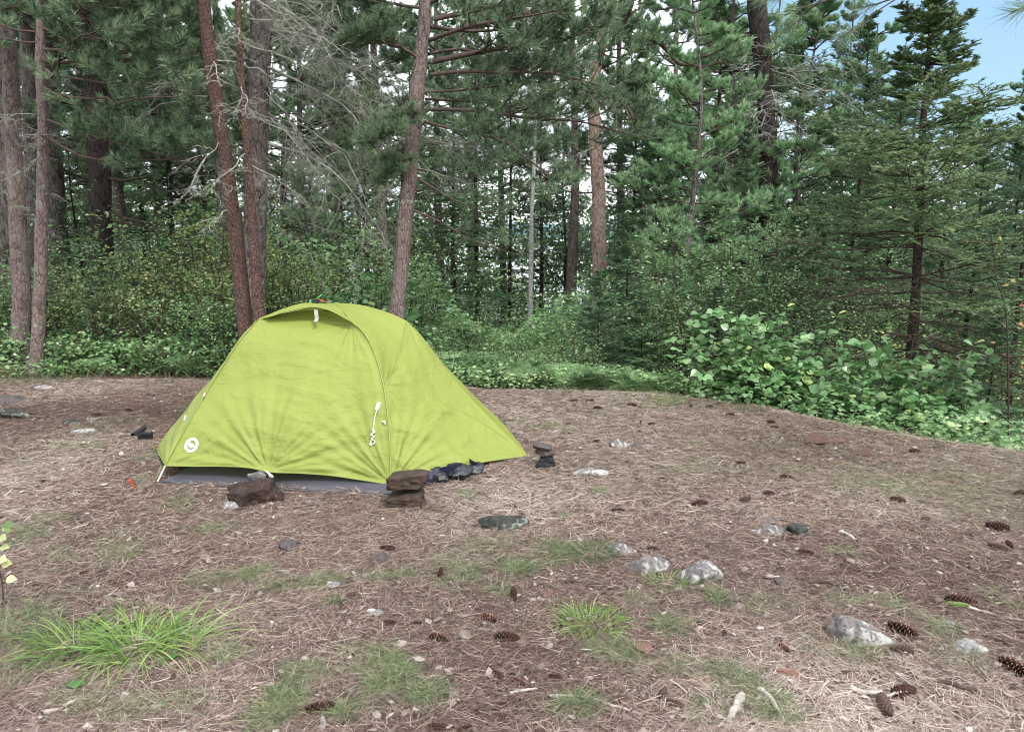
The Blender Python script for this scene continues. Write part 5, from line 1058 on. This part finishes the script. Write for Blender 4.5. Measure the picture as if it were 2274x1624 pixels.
# ================================================================ TREE AND SHRUB PROTOTYPES
def proto(seed): 
    global rng; rng = np.random.default_rng(seed)
def fir(seed, H=8., r=.07, z0=.5, W=1.5, top=None, bare=0., n_wh=30, mat="fir_needles", k=36, NW=.0115, NL=.032, slim=1.):
    proto(seed); root = empty("fir_tree", (0, 0, 0)); c = np.array([[0, 0, -.1], [.03*H/8, .02, H*.3], [-.03, .03, H*.6], [0, 0, H]])
    mb, cc, R = trunk_mesh(c, r*np.linspace(1, .12, 12), "bark_fir", 10, 40, seed, .3); root["_H"] = H; mb.build("trunk", M["bark_fir"], root, True)
    zs = z0+(H-z0-.1)*np.linspace(0, 1, n_wh)**.95; nb = 5; z = np.repeat(zs, nb)+.10*rng.normal(size=n_wh*nb); z = np.clip(z, z0, H-.05)
    a_ = rng.random(len(z))*2*pi; L = W*np.clip((1-(z-z0)/(H-z0)), .03, 1)**.75*(.65+.5*rng.random(len(z)))*np.where(z > H*.62, slim, 1.)+.06; S = np.array([on(cc, q) for q in z])
    el = np.interp(z, [z0, H*.6, H], [-.22, .05, .7])+.12*rng.normal(size=len(z)); mw = MB(); ml = MB()
    P1 = paths(S, dirs(a_, el), L, 8, .12, .07); tubes(mw, P1, (.005+.004*L)[:, None]*np.linspace(1, .25, 8), 4)
    live = rng.random(len(z)) > bare*np.exp(-(z-z0)/(H*.18)); 
    if (~live).any():
        S2, D2, t2, o2 = children(P1[~live], 7, .2, 1., .8, .6, -.05, .25); tubes(mw, paths(S2, D2, L[~live][o2]*.35, 4, 0, .15), .003*np.ones((len(t2), 4)), 3)
    P1 = P1[live]; Lv = L[live]
    S2, D2, t2, o2 = children(P1, 11, .12, 1., .72, .7, .02, .12); L2 = Lv[o2]*.42*(1.15-.85*t2)*(.7+.5*rng.random(len(t2)))+.03; P2 = paths(S2, D2, L2, 5, .05, .06)
    tubes(mw, P2, .0028*np.ones((len(t2), 5)), 3)
    S3, D3, t3, o3 = children(P2, 4, .15, .95, .72, .7, .02, .15); L3 = L2[o3]*.45*(.6+.5*rng.random(len(t3)))+.015; P3 = paths(S3, D3, L3, 3, 0, .05)
    needles_along(ml, P1[:, 3:], k, NL, NW); needles_along(ml, P2, k, NL, NW); needles_along(ml, P3, int(k*.5), NL, NW)
    mw.build("branches", M["twig_dark"], root); ml.build("needles", M[mat], root); return root
def bpine(seed, H=9, r=.12, z0=2.5, W=2.0, mat="pine_needles", bark="bark_grey", nb=44, k=26, NL=.13, NW=.012, spread=.7, dead=10, el0=.1, n2=9, n3=3, name="pine_tree"):
    proto(seed); root = empty(name, (0, 0, 0)); c = np.array([[0, 0, -.1], [.10*rng.normal(), .1*rng.normal(), H*.35], [.15*rng.normal(), .15*rng.normal(), H*.7], [0, 0, H]])
    root["_H"] = H; mb, cc, R = trunk_mesh(c, r*np.linspace(1, .15, 12), bark, 10, 40, seed, .3); mb.build("trunk", M[bark], root, True)
    z = z0+(H-z0)*rng.random(nb)**.9; S = np.array([on(cc, q) for q in z]); a_ = rng.random(nb)*2*pi; L = W*np.clip(1.05-(z-z0)/(H-z0), .15, 1)**.6*(.6+.5*rng.random(nb))
    mw = MB(); ml = MB(); pine_branches(mw, ml, S, dirs(a_, el0+.15*rng.normal(size=nb)), L, .02, n2=n2, n3=n3, k=k, NL=NL, NW=NW, spread=spread)
    mw.build("branches", M["twig_dark"], root); ml.build("needles", M[mat], root)
    if dead:
        md = MB(); zd = .8+(z0+1-.8)*rng.random(dead); Sd = np.array([on(cc, q) for q in zd]); dead_branches(md, Sd, dirs(rng.random(dead)*2*pi, -.15+.15*rng.normal(size=dead)), .9+.6*rng.random(dead), .010, 7, 4, 0, rt=.005)
        md.build("dead_branches", M["wood_lichen"], root)
    return root
def shrub(seed, H=1.6, W=1.2, ns=9, n2=9, nl=7, LL=.05, mat="leaf_green", tmpl="dia", name="shrub", wid=1., stemr=.008, t0=.25, tilt=.5, upn=.9, tree=False, mw_=None):
    proto(seed); root = empty(name, (0, 0, 0)); mw = MB(); ml = MB()
    if tree:
        root["_H"] = H
        c = np.array([[0, 0, -.1], [.05, .03, H*.4], [-.04, .04, H*.75], [0, 0, H]]); cc = cr(c, 30); tubes(mw, cc[None], (stemr*4*np.linspace(1, .2, 30))[None], 8)
        n1_ = ns*4; z = H*(.2+.78*rng.random(n1_)); S = np.array([on(cc, q) for q in z]); P1 = paths(S, dirs(rng.random(n1_)*2*pi, .5+.3*rng.normal(size=n1_)), W*np.clip(1.1-z/H, .25, 1)*(.6+.5*rng.random(n1_)), 7, .1, .12); L = np.linalg.norm(P1[:, -1]-P1[:, 0], axis=1)
    else:
        a_ = rng.random(ns)*2*pi; S = np.stack([.12*W*np.cos(a_), .12*W*np.sin(a_), 0*a_-.03], -1); lean = rng.random(ns)*tilt*1.2; D = np.stack([np.cos(a_)*np.sin(lean), np.sin(a_)*np.sin(lean), np.cos(lean)], -1)
        L = H*(.55+.5*rng.random(ns)); P1 = paths(S, D, L, 8, -.08, .10)
    tubes(mw, P1, stemr*np.linspace(1, .35, P1.shape[1])[None]*np.ones((len(P1), 1)), 5)
    S2, D2, t2, o2 = children(P1, n2, t0, 1., .85, .45, .2, .35, flat=False); D2 = nrm(D2+[0, 0, .15]); L2 = W*.42*(1.2-.7*t2)*(.5+.6*rng.random(len(t2))); P2 = paths(S2, D2, L2, 6, -.05, .12)
    tubes(mw, P2, stemr*.35*np.linspace(1, .5, 6)[None]*np.ones((len(P2), 1)), 3)
    S3, D3, t3, o3 = children(P2, nl, .1, 1.02, .75, .6, .0, .25); n_ = len(S3)
    tip = P2[:, -1]; S3 = np.vstack([S3, tip]); D3 = np.vstack([D3, nrm(P2[:, -1]-P2[:, -2])]); n_ = len(S3)
    D3[:, 2] = D3[:, 2]*.5-.12; N_ = nrm(np.array([0, 0, upn])+.45*rng.normal(size=(n_, 3))); pk_ = np.concatenate([rng.random(len(P2))[o3], rng.random(len(P2))])
    leaves(ml, S3+nrm(D3)*LL*.15, D3, N_, LL*(.6+.55*rng.random(n_)), np.clip(.55*pk_+.5*rng.random(n_)**1.3, 0, 1), tmpl, wid)
    mw.build("stems", M[mw_ or "twig_dark"], root); ml.build("foliage", M[mat], root); return root
def fern(seed, n=7, L=.6, mat="fern_green"):
    proto(seed); root = empty("fern", (0, 0, 0)); mw = MB(); ml = MB()
    a_ = np.arange(n)*2*pi/n+.4*rng.random(n); el = .75+.35*rng.random(n); Lf = L*(.7+.5*rng.random(n)); P1 = paths(np.zeros((n, 3)), dirs(a_, el+.2), Lf, 12, -.42, .02)
    tubes(mw, P1, .0035*np.linspace(1, .3, 12)[None]*np.ones((n, 1)), 4)
    for s_ in (1, -1):
        for j in range(3, 12):
            for h_ in (0,):
                jj = min(j, 10); S = P1[:, jj]*(1-h_)+P1[:, jj+1]*h_; T_ = nrm(P1[:, jj+1]-P1[:, jj]); lat = nrm(np.cross(T_, [0, 0, 1.]))*s_; up = nrm(np.cross(lat*s_, T_))
                Lp = Lf*.36*np.sin(pi*min(.98, (j+h_-1.6)/11.))**.8*1.0+.01; D = nrm(lat+.35*T_-.1*np.array([0, 0, 1])+.05*rng.normal(size=S.shape))
                m_ = 7
                for q in range(m_):
                    tq = (q+.4)/m_
                    for s2 in (1, -1):
                        leaves(ml, S+D*(Lp*tq)[:, None], nrm(nrm(np.cross(D, up))*s2+.5*D), up+.2*rng.normal(size=S.shape), Lp*.2*(1.05-.8*tq), np.clip(.3+.5*rng.random(n), 0, 1), "dia", .9)
                leaves(ml, S, D, up, Lp, np.clip(.3+.4*rng.random(n), 0, 1), "dia", .06)
    mw.build("stems", M["leaf_green"], root); ml.build("fronds", M[mat], root); return root

NAMES = [(-999, 110, "behind the two pinkish trunks at the left edge"), (110, 260, "around the thick dark trunk at left"), (260, 440, "between the thick dark trunk and the leaning red trunk"), (440, 610, "behind the cluster of red trunks"),
         (610, 740, "just right of the red trunk cluster"), (740, 870, "left of the leaning pine"), (870, 1000, "behind the leaning pine"), (1000, 1150, "right of the leaning pine"), (1150, 1270, "around the thin white birch"), (1270, 1400, "around the pale pink trunk"),
         (1400, 1550, "right of the pale pink trunk"), (1550, 1720, "below the dark trunk high in the trees"), (1720, 1900, "between the high dark trunk and the slender fir"), (1900, 2010, "just left of the slender fir"), (2010, 2130, "around the slender fir's trunk"), (2130, 9999, "at the right edge")]
PLACED = []
SKX = [-999, 1780, 1860, 1930, 2020, 2085, 2150, 2210, 2260, 2400]; SKY = [-900, -900, 60, 110, 150, 250, 300, 290, 150, 60]
def put(pr, X, y, s=1., rz=None, desc="", cat="tree", group=None, label=None, sz=None, drop=0.):
    x = (X-1136.5)/1700*(.9856*y+.27); o = pr if not pr.get("_used") else copy_tree(pr)
    pr["_used"] = 1; 
    
    if cat == "tree": hz_ = 1.6+(520-float(np.interp(X, SKX, SKY)))/1700*y; s = min(s, (hz_-gz(x, y))/pr.get("_H", 99.))
    o.location = (float(x), float(y), gz(x, y)-drop); r_ = random.Random(int(X*7+y*131)); o.rotation_euler = (0, 0, r_.random()*6.28 if rz is None else rz); o.scale = (s, s, s*(sz or 1)) if sz else (s,)*3
    o["category"] = cat
    if group: o["group"] = group
    if label: o["label"] = label
    else: PLACED.append((o, desc, X, y))
    return o

# --- firs
F1 = fir(301, 7.2, .07, .35, 1.55); F2 = fir(302, 5.2, .055, .25, 1.35, n_wh=24); F3 = fir(303, 8.5, .08, 1.2, 1.5, bare=.6, n_wh=30); F4 = fir(304, 3.2, .035, .15, .95, n_wh=18)
FH = fir(310, 6.3, .072, 1.15, 1.75, bare=1.0, n_wh=38, mat="fir_olive", k=50, NW=.0105, NL=.03, slim=.42)
# the slender fir in front at the right
g = G(2020, 800) if False else P(2022, 800, 8.6)
FH.location = (g[0], 8.6, gz(g[0], 8.6)); FH.rotation_euler = (0, radians(5.0), .4); FH["_used"] = 1; FH["category"] = "tree"; FH["label"] = "slender fir with a dark bare lower trunk standing among bushes at right"
if True:
    FH.rotation_euler = (0, radians(-.8), 0)
FG = "fir trees in the forest"
for X, y, s, pr in [(1385, 10.6, .52, F2), (1640, 12.8, .58, F1), (1800, 12.0, .62, F2), (1880, 13.5, .85, F1), (1760, 11.8, .56, F2), (2140, 10.5, .66, F3), (2250, 9.8, .60, F1), (2230, 13, .9, F3),
                    (1960, 14, .85, F3), (2080, 15, .9, F1), (1450, 13.5, .62, F1), (1750, 16, 1.05, F1), (1580, 16.5, 1.0, F3), (1400, 18, .9, F1), (1010, 18, .95, F1), (820, 19, .8, F3), (400, 14.5, .8, F3), (470, 18, 1.0, F1), (330, 17, .9, F3), (160, 18, .95, F1), (30, 17, .95, F3),
                    (1850, 19, 1.0, F3), (2000, 20, 1.1, F1), (2180, 19, 1.1, F3), (1640, 21, 1.1, F1), (700, 23, .85, F1), (260, 23, 1.1, F1), (560, 24, 1.1, F3), (1200, 24, 1.1, F1), (920, 25, 1.1, F3), (1420, 25, 1.2, F1), (1500, 12.8, .5, F4), (1420, 9.6, .5, F4), (1330, 9.6, .55, F4), (1590, 9.5, .55, F4), (2200, 8.6, .5, F4), (1060, 21, 1.0, F3), (2270, 16, 1.1, F1), (-60, 20, 1.1, F1), (2330, 12, .8, F3)]:
    put(pr, X, y, s, desc=("short bushy fir" if pr is F4 else "layered dark green fir" if pr is F2 else "tall dense fir" if pr is F1 else "tall sparse fir"), group=FG)
# --- background pines
B1 = bpine(321, 9.5, .12, 2.6, 2.1); B2 = bpine(322, 10, .13, 3.2, 2.2, bark="bark_red"); W1 = bpine(323, 8, .09, 1.2, 1.7, mat="white_pine", bark="bark_grey", nb=60, k=26, NL=.095, NW=.0085, spread=.55, dead=5, n2=10, n3=4); W2 = bpine(324, 9, .10, 1.8, 1.9, mat="white_pine", bark="bark_grey", nb=60, k=26, NL=.095, NW=.0085, spread=.5, dead=5, n2=10, n3=4)
for X, y, s, pr in [(1500, 12.4, .80, W1), (1610, 14.5, .92, W2), (1560, 18, 1.0, W1), (1900, 16, .85, W2), (2090, 12.8, .62, W1), (2250, 14.5, .66, W2), (1780, 13.8, .8, W1), (690, 16, .95, W2), (800, 21, 1.0, W1), (420, 16.2, 1., B1), (300, 14.5, .95, B2), (500, 14, .9, B1), (140, 16.5, 1.0, B1),
                    (860, 15.5, 1.0, B1), (760, 18.5, 1.0, B2), (1260, 18.5, 1.1, B2), (1380, 19.5, 1.1, B1), (640, 20, 1.0, B1), (980, 21.5, 1.1, B2), (1480, 21, 1.1, B2), (1120, 26, 1.2, B1), (380, 22, 1.2, W1), (230, 19.5, 1.15, B2), (60, 21.5, 1.2, B1), (580, 27, 1.3, B2), (840, 28, 1.2, B1), (1700, 24, 1.2, W2), (1840, 26, 1.1, W1), (1040, 30, 1.3, B2), (1560, 29, 1.3, B1), (240, 29, 1.3, W1), (2130, 24, 1.0, W2), (1960, 27, 1.0, W1), (2280, 25, 1.0, W1)]:
    put(pr, X, y, s, desc=("young feathery light green pine" if pr is W1 else "taller feathery light green pine" if pr is W2 else "dark grey barked pine" if pr is B1 else "dark reddish barked pine"), group="pines in the forest")
# --- leafy trees and shrubs
S_Y = shrub(331, 1.9, 1.5, 15, 10, 9, .058, "leaf_yellow", name="shrub"); S_Y2 = shrub(332, 1.5, 1.4, 15, 9, 9, .052, "leaf_yellow", name="shrub")
S_G = shrub(333, 1.6, 1.4, 15, 10, 9, .060, "leaf_green", name="shrub"); S_G2 = shrub(334, .8, 1.0, 12, 8, 7, .048, "leaf_green", name="shrub", tilt=.9)
S_L = shrub(335, .5, .8, 12, 6, 6, .055, "leaf_green", name="shrub", tilt=1.1, tmpl="full")
S_Y3 = shrub(340, .7, 1.0, 12, 8, 7, .055, "leaf_aspen", name="shrub", tilt=1.0); S_W = shrub(336, 2.6, 1.6, 13, 13, 10, .062, "leaf_green", name="shrub", wid=.7, tilt=.4); S_B = shrub(337, 1.3, 1.25, 13, 8, 6, .105, "leaf_big", "full", name="shrub", wid=1.25, stemr=.006, tilt=.75, t0=.2)
S_B2 = shrub(338, 1.0, 1.2, 12, 7, 6, .10, "leaf_big", "full", name="shrub", wid=1.25, stemr=.006, tilt=.9, t0=.15)
T_A = shrub(341, 6.5, 1.9, 12, 8, 8, .055, "leaf_aspen", name="leafy_tree", tree=True, stemr=.013, wid=1.1); T_G = shrub(342, 5.0, 1.7, 12, 8, 8, .06, "leaf_green", name="leafy_tree", tree=True, stemr=.012)
SG = "shrubs at the edge of the clearing"
for X, y, s, pr in [(170, 10.6, .75, S_Y), (250, 10.2, .8, S_G), (330, 10.8, .85, S_Y), (410, 10.4, .9, S_Y2), (460, 11.2, 1.15, S_Y), (505, 10.3, 1.05, S_Y2), (290, 11.8, .95, S_W), (380, 12.2, 1.1, S_G), (210, 12.0, 1.1, S_G), (150, 11.4, 1.0, S_G), (120, 10.2, .8, S_G2), (60, 10.6, .9, S_G), (10, 10.2, .9, S_G2), (-30, 11, 1.0, S_G), (5, 12.2, 1.2, S_G), (530, 11.8, 1.1, S_Y),
                    (440, 9.8, .8, S_G), (360, 9.9, .8, S_G2), (270, 9.7, .8, S_G2), (200, 9.9, .8, S_G2), (430, 9.2, .9, S_G2), (480, 9.3, .75, S_G), (520, 9.7, .7, S_G), (300, 9.2, .9, S_L), (350, 9.1, 1.0, S_L), (240, 9.3, 1.0, S_L), (390, 8.9, 1.0, S_L), (170, 9.3, .9, S_L), (20, 9.5, 1.0, S_L), (120, 9.4, .8, S_L), (450, 8.7, .9, S_L),
                    (640, 10.8, .9, S_G), (700, 11.5, 1.0, S_Y2), (770, 10.5, 1.05, S_B2), (830, 10.2, 1.1, S_B2), (880, 11, 1.0, S_G), (660, 13, 1.1, S_Y), (740, 14, 1.1, S_G), (940, 12, 1.0, S_G), (960, 10.0, .8, S_G2), (1030, 10.6, .9, S_G2), (1100, 10.2, .8, S_G2), (1010, 9.3, .9, S_L), (1080, 9.1, .9, S_L), (1150, 9.3, 1.0, S_L), (1210, 9.6, .9, S_L), (940, 9.2, 1.0, S_L), (980, 11.0, .8, S_L),
                    (1540, 9.6, 1.0, S_W), (1620, 10.2, 1.1, S_W), (1700, 9.8, 1.0, S_W), (1480, 9.9, .95, S_W), (1580, 11.0, 1.2, S_W), (1410, 10.2, .8, S_W), (1680, 10.9, 1.15, S_W), (1460, 9.5, .7, S_G), (1760, 10.6, .8, S_W), (1400, 8.9, .7, S_G2), (1300, 9.0, .6, S_G), (1830, 9.6, .8, S_G), (1920, 9.4, .8, S_G), (2090, 9.6, .9, S_G), (2180, 9.8, .9, S_Y2), (2010, 10.0, .9, S_Y2), (1960, 11.5, 1.0, S_W), (2120, 12, 1.1, S_G), (2250, 8.4, .8, S_G2), (2150, 8.2, .8, S_G2), (2230, 7.3, .75, S_L), (2190, 7.0, .6, S_L), (2100, 7.5, .8, S_L), (2280, 6.9, .8, S_L), (2050, 8.6, .8, S_G2), (2260, 10.5, 1.1, S_Y2), (1870, 11, 1.1, S_Y2),
                    (1880, 7.6, .8, S_L), (1174, 13.0, 1.07, S_L), (1186, 14.5, 0.85, S_L), (967, 14.9, 0.94, S_L), (963, 11.5, 0.85, S_L), (990, 11.7, 1.1, S_Y3), (1193, 10.0, 0.81, S_Y3), (930, 9.8, 1.1, S_L), (1246, 14.0, 0.82, S_L), (1247, 10.9, 0.97, S_L), (1249, 10.2, 0.83, S_Y3), (1049, 10.9, 0.82, S_L), (1039, 10.7, 1.08, S_L), (1163, 12.9, 0.78, S_G2), (1088, 14.3, 0.88, S_Y3), (988, 12.1, 0.85, S_L), (1048, 15.2, 0.91, S_Y3), (1120, 11.4, 0.75, S_L), (1135, 13.6, 1.13, S_L), (1236, 13.9, 1.13, S_G2), (1224, 12.3, 0.85, S_Y3), (1176, 9.7, 1.07, S_G2), (1242, 9.2, 0.79, S_G2), (1049, 12.3, 0.81, S_G2), (1109, 15.0, 0.87, S_G2), (1193, 11.0, 1.0, S_G2), (983, 15.5, 0.77, S_Y3), (1174, 9.2, 0.89, S_G2), (1069, 12.0, 0.77, S_L), (1040, 14.2, 0.83, S_L), (1190, 13.1, 0.79, S_Y3), (949, 11.4, 0.92, S_L), (1259, 11.9, 1.09, S_Y3), (1157, 15.2, 0.88, S_G2), (1063, 10.9, 0.81, S_Y3), (90, 11.2, .8, S_Y2), (230, 11.2, .9, S_G), (320, 9.9, .95, S_Y2), (480, 12.5, 1.3, S_Y), (545, 10.6, 1.0, S_Y), (20, 11.2, .9, S_G), (420, 11.5, 1.0, S_W), (600, 12.0, 1.1, S_G), (900, 14.0, 1.2, S_W), (1330, 11, .9, S_G), (690, 15.0, 1.3, S_W), (1820, 13.5, 1.3, S_W), (2080, 11.0, 1.0, S_W), (1660, 11.6, 1.15, S_W), (1480, 8.4, .7, S_L), (1760, 8.1, .8, S_L), (1550, 8.1, .7, S_L)]:
    put(pr, X, y, s, desc={S_Y: "tall yellow green shrub", S_Y2: "yellow tinged shrub", S_G: "small leaved green shrub", S_G2: "low spreading green shrub", S_Y3: "low pale green shrub", S_L: "low leafy plant", S_W: "narrow leaved green sapling shrub", S_B2: "bright broad leaved shrub"}[pr], cat="shrub", group=SG)
for X, y, s, pr, lb_ in [(1590, 8.1, .90, S_B, "broad leaved shrub at the left end of the shrub bank, beside the ferns"), (1680, 8.2, 1.0, S_B, "tallest broad leaved shrub in the left half of the shrub bank"), (1760, 7.8, .85, S_B2, "lower broad leaved shrub filling the dip in the middle of the bank"),
                         (1850, 7.6, .95, S_B2, "broad leaved shrub in the bank, left of the one under the fir"), (1950, 7.7, 1.05, S_B, "broad leaved shrub under the slender fir's left side"), (2060, 7.3, .95, S_B, "broad leaved shrub below the slender fir's trunk"), (2130, 7.4, .72, S_B2, "small broad leaved shrub at the right end of the bank"), (2000, 6.9, .62, S_B2, "low broad leaved shrub at the front foot of the bank"), (1640, 7.7, .6, S_B2, "low broad leaved shrub on the crest at the bank's left front")]:
    put(pr, X, y, s, cat="shrub", group="broad leaved shrubs along the crest", label=lb_)
for X, y, s, pr in [(820, 13.5, .62, T_A), (760, 22, 1.1, T_A), (1130, 22, 1.2, T_A), (600, 21.5, 1.1, T_G), (360, 19.5, 1.0, T_A), (900, 17, .8, T_G), (190, 14.2, .7, T_G), (2160, 17, 1.0, T_G), (1700, 19, 1.1, T_A), (2010, 23.5, 1.1, T_G), (1380, 22.5, 1.1, T_A), (1250, 21, 1.1, T_G), (30, 14.5, .8, T_G), (460, 26, 1.3, T_A), (960, 28.5, 1.3, T_G), (660, 26, 1.2, T_G), (1500, 26.5, 1.3, T_G)]:
    put(pr, X, y, s, desc="light green leafy tree" if pr is T_A else "green leafy tree", group="leafy trees in the forest")
FE = fern(351); FE2 = fern(352, 6, .7)
for X, y, s, pr in [(1180, 8.6, .9, FE), (1245, 8.5, .8, FE2), (1300, 8.35, .75, FE), (1350, 8.25, .75, FE2), (1395, 8.2, .7, FE), (1440, 8.3, .7, FE2), (1120, 8.9, .9, FE2), (1060, 8.8, .9, FE), (1000, 8.9, .8, FE2), (1210, 9.1, .9, FE2), (1275, 8.9, .9, FE), (1330, 8.7, .8, FE2), (1380, 8.6, .8, FE), (1150, 9.5, .9, FE), (1090, 9.7, .9, FE2), (1030, 9.9, .9, FE), (960, 9.6, .8, FE2), (1500, 8.2, .6, FE), (950, 8.7, .8, FE), (1190, 10.2, .9, FE), (1130, 10.5, .9, FE2), (220, 9.0, .6, FE), (420, 8.6, .6, FE2), (1800, 7.4, .5, FE), (2180, 7.6, .6, FE2), (2240, 6.6, .5, FE), (1260, 9.8, .9, FE2), (1320, 9.5, .8, FE), (1120, 12.5, 0.85, FE2), (1001, 12.7, 0.95, FE2), (1210, 9.1, 0.91, FE), (1063, 12.2, 1.01, FE2), (1030, 12.6, 1.09, FE2), (1055, 13.1, 0.85, FE), (1203, 10.9, 0.9, FE2), (1217, 10.9, 0.99, FE2), (1158, 10.4, 1.02, FE2), (1226, 10.4, 1.06, FE2), (1265, 13.2, 0.96, FE), (1063, 9.7, 1.06, FE2), (1184, 11.9, 1.02, FE), (1258, 11.6, 0.95, FE2), (1128, 10.2, 1.06, FE2), (949, 12.0, 0.85, FE2)]:
    put(pr, X, y, s, desc="green fern with arching fronds", cat="fern", group="ferns at the forest edge")
# labels from what stands near, nearest first
from collections import defaultdict
gr = defaultdict(list)
for o, d, X, y in PLACED:
    zn = [n for a, b, n in NAMES if a <= X < b][0]; gr[(d, zn)].append((y, X, o))
ORD = ["nearest", "second nearest", "third nearest", "fourth nearest", "fifth nearest", "sixth nearest", "seventh nearest", "eighth nearest", "ninth nearest", "tenth nearest", "eleventh nearest", "twelfth nearest"]+["%dth nearest" % q for q in range(13, 30)]
for (d, zn), l in gr.items():
    l.sort(key=lambda q: q[0])
    for i, (y, X, o) in enumerate(l): o["label"] = ("%s %s" % (d.rstrip(","), zn)) if len(l) == 1 else "%s %s %s" % (ORD[i].replace(" nearest", "-nearest"), d.rstrip(","), zn)
for o in list(C.objects):
    for kk in ("_used", "_H"):
        if kk in o: del o[kk]

# autumn sapling at the right edge and forest floor cover
proto(77)
g = np.array([*P(2225, 800, 7.6)[:2], 0]); g[2] = gz(g[0], g[1]); sp = empty("sapling", g, 0, "thin dark sapling with a few yellow and red leaves at the right edge", "sapling")
st_ = np.array([P(2258, 900, 7.6), P(2235, 720, 7.6), P(2212, 620, 7.6), P(2200, 520, 7.6)]); st_[0, 2] = g[2]; c = cr(st_, 20)-g; mw = MB(); tubes(mw, c[None], (.011*np.linspace(1, .35, 20))[None], 6)
S2, D2, t2, o2 = children(c[None], 7, .35, 1., .8, .5, .3, .3, False); P2 = paths(S2, D2, .22, 5, 0, .1); tubes(mw, P2, .003*np.ones((7, 5)), 4); mw.build("stem", M["twig_dark"], sp)
S3, D3, t3, o3 = children(P2, 3, .5, 1., .8, .5, 0, .3); ml = MB(); leaves(ml, S3, D3, nrm(np.array([0, -.4, .8])+.4*rng.normal(size=(len(S3), 3))), .05, rng.random(len(S3)), wid=1.2); ml.build("foliage", M["leaf_autumn"], sp)
mu = MB(); n = 52000; X = rng.random(n)*2900-320; y = 8.2+14*rng.random(n)**1.7; s_, _ = crest((X-1136.5)/1700*(.9856*y+.27), y); x = (X-1136.5)/1700*(.9856*y+.27)
edge = .45+.6*noise2(x, y, 1.1, 90); k_ = (s_ > edge) ; X2 = rng.random(9000)*1000+1450; y2 = 5.6+4*rng.random(9000); x2 = (X2-1136.5)/1700*(.9856*y2+.27); s2, _ = crest(x2, y2); kk = s2 > .25
x = np.concatenate([x[k_], x2[kk]]); y = np.concatenate([y[k_], y2[kk]]); n = len(x); z = terr(x, y)+.02+.38*rng.random(n)*(.4+.6*np.clip(noise2(x, y, .9, 91)+.5, 0, 1))
a_ = rng.random(n)*2*pi; leaves(mu, np.stack([x, y, z], -1), np.stack([np.cos(a_), np.sin(a_), .2*rng.normal(size=n)], -1), nrm(np.array([0, 0, 1.])+.5*rng.normal(size=(n, 3))), .03+.045*rng.random(n), np.clip(.35+.4*noise2(x, y, .8, 92)+.75*rng.random(n)-.2, 0, 1), "dia")
tag(mu.build("ground_cover", M["leaf_green"]), "low leafy ground cover on the forest floor", kind="stuff")
# far wood: dense foliage wall near the lake shore that reads as one mass, and understorey thicket before it
proto(78); mu = MB(); n = 260000; x = (rng.random(n)*2-1)*34; y = 23+12*rng.random(n); zt = 3.9+2.4*noise2(x, y, .25, 95)+1.6*noise2(x, y, .9, 96); z = terr(x, y)+zt*rng.random(n)**.9
dn = vnoise(np.stack([x*.8, y*.8, z*.9], -1), 97)+.5*vnoise(np.stack([x*2.2, y*2.2, z*2.2], -1), 98); k_ = dn > -.02; x, y, z = x[k_], y[k_], z[k_]; n = len(x)
leaves(mu, np.stack([x, y, z], -1), nrm(rng.normal(size=(n, 3))), nrm(np.array([0, -.3, .8])+.7*rng.normal(size=(n, 3))), .10+.12*rng.random(n), np.clip(.4+.35*noise2(x, y, .4, 99)+.5*(rng.random(n)-.3), 0, 1), "dia")
tag(mu.build("far_wood", M["leaf_green"]), "distant wood along the lake shore reading as one green mass", kind="stuff")
mu = MB(); n = 120000; y = 12.2+12*rng.random(n)**1.2; x = (rng.random(n)*2-1)*(.75*y+2); zt = 1.3+1.0*noise2(x, y, .5, 85)+.5*noise2(x, y, 1.7, 86); Xp = px_of(x, y); zt = zt*(1-.75*np.exp(-((Xp-1090)/130)**2)*sstep(18, 15, y)) if False else zt*(1-.75*np.exp(-((Xp-1090)/130)**2)*(y < 17)); z = terr(x, y)+np.maximum(zt, .2)*rng.random(n)**.8
k_ = vnoise(np.stack([x*1.6, y*1.6, z*1.8], -1), 87) > -.15; x, y, z = x[k_], y[k_], z[k_]; n = len(x)
leaves(mu, np.stack([x, y, z], -1), nrm(rng.normal(size=(n, 3))*[1, 1, .4]), nrm(np.array([0, -.2, 1])+.5*rng.normal(size=(n, 3))), .05+.06*rng.random(n), np.clip(.4+.4*noise2(x, y, .6, 88)+.5*(rng.random(n)-.3), 0, 1), "dia")
tag(mu.build("undergrowth", M["leaf_green"]), "leafy thicket covering the floor between the trees", kind="stuff")
mu = MB(); n = 9000; X = rng.random(n)*2900-320; y = 8.6+8*rng.random(n)**1.5; x = (X-1136.5)/1700*(.9856*y+.27); s_, _ = crest(x, y); k_ = s_ > .2; x = x[k_]; y = y[k_]; n = len(x); a_ = rng.random(n)*2*pi; el = .7+.8*rng.random(n)
ribbons(mu, np.stack([x, y, terr(x, y)], -1), dirs(a_, el), .15+.3*rng.random(n), .005, .4+.4*rng.random(n), 5); tag(mu.build("forest_grass", M["grass_green"]), "loose grass growing under the shrubs", kind="stuff")
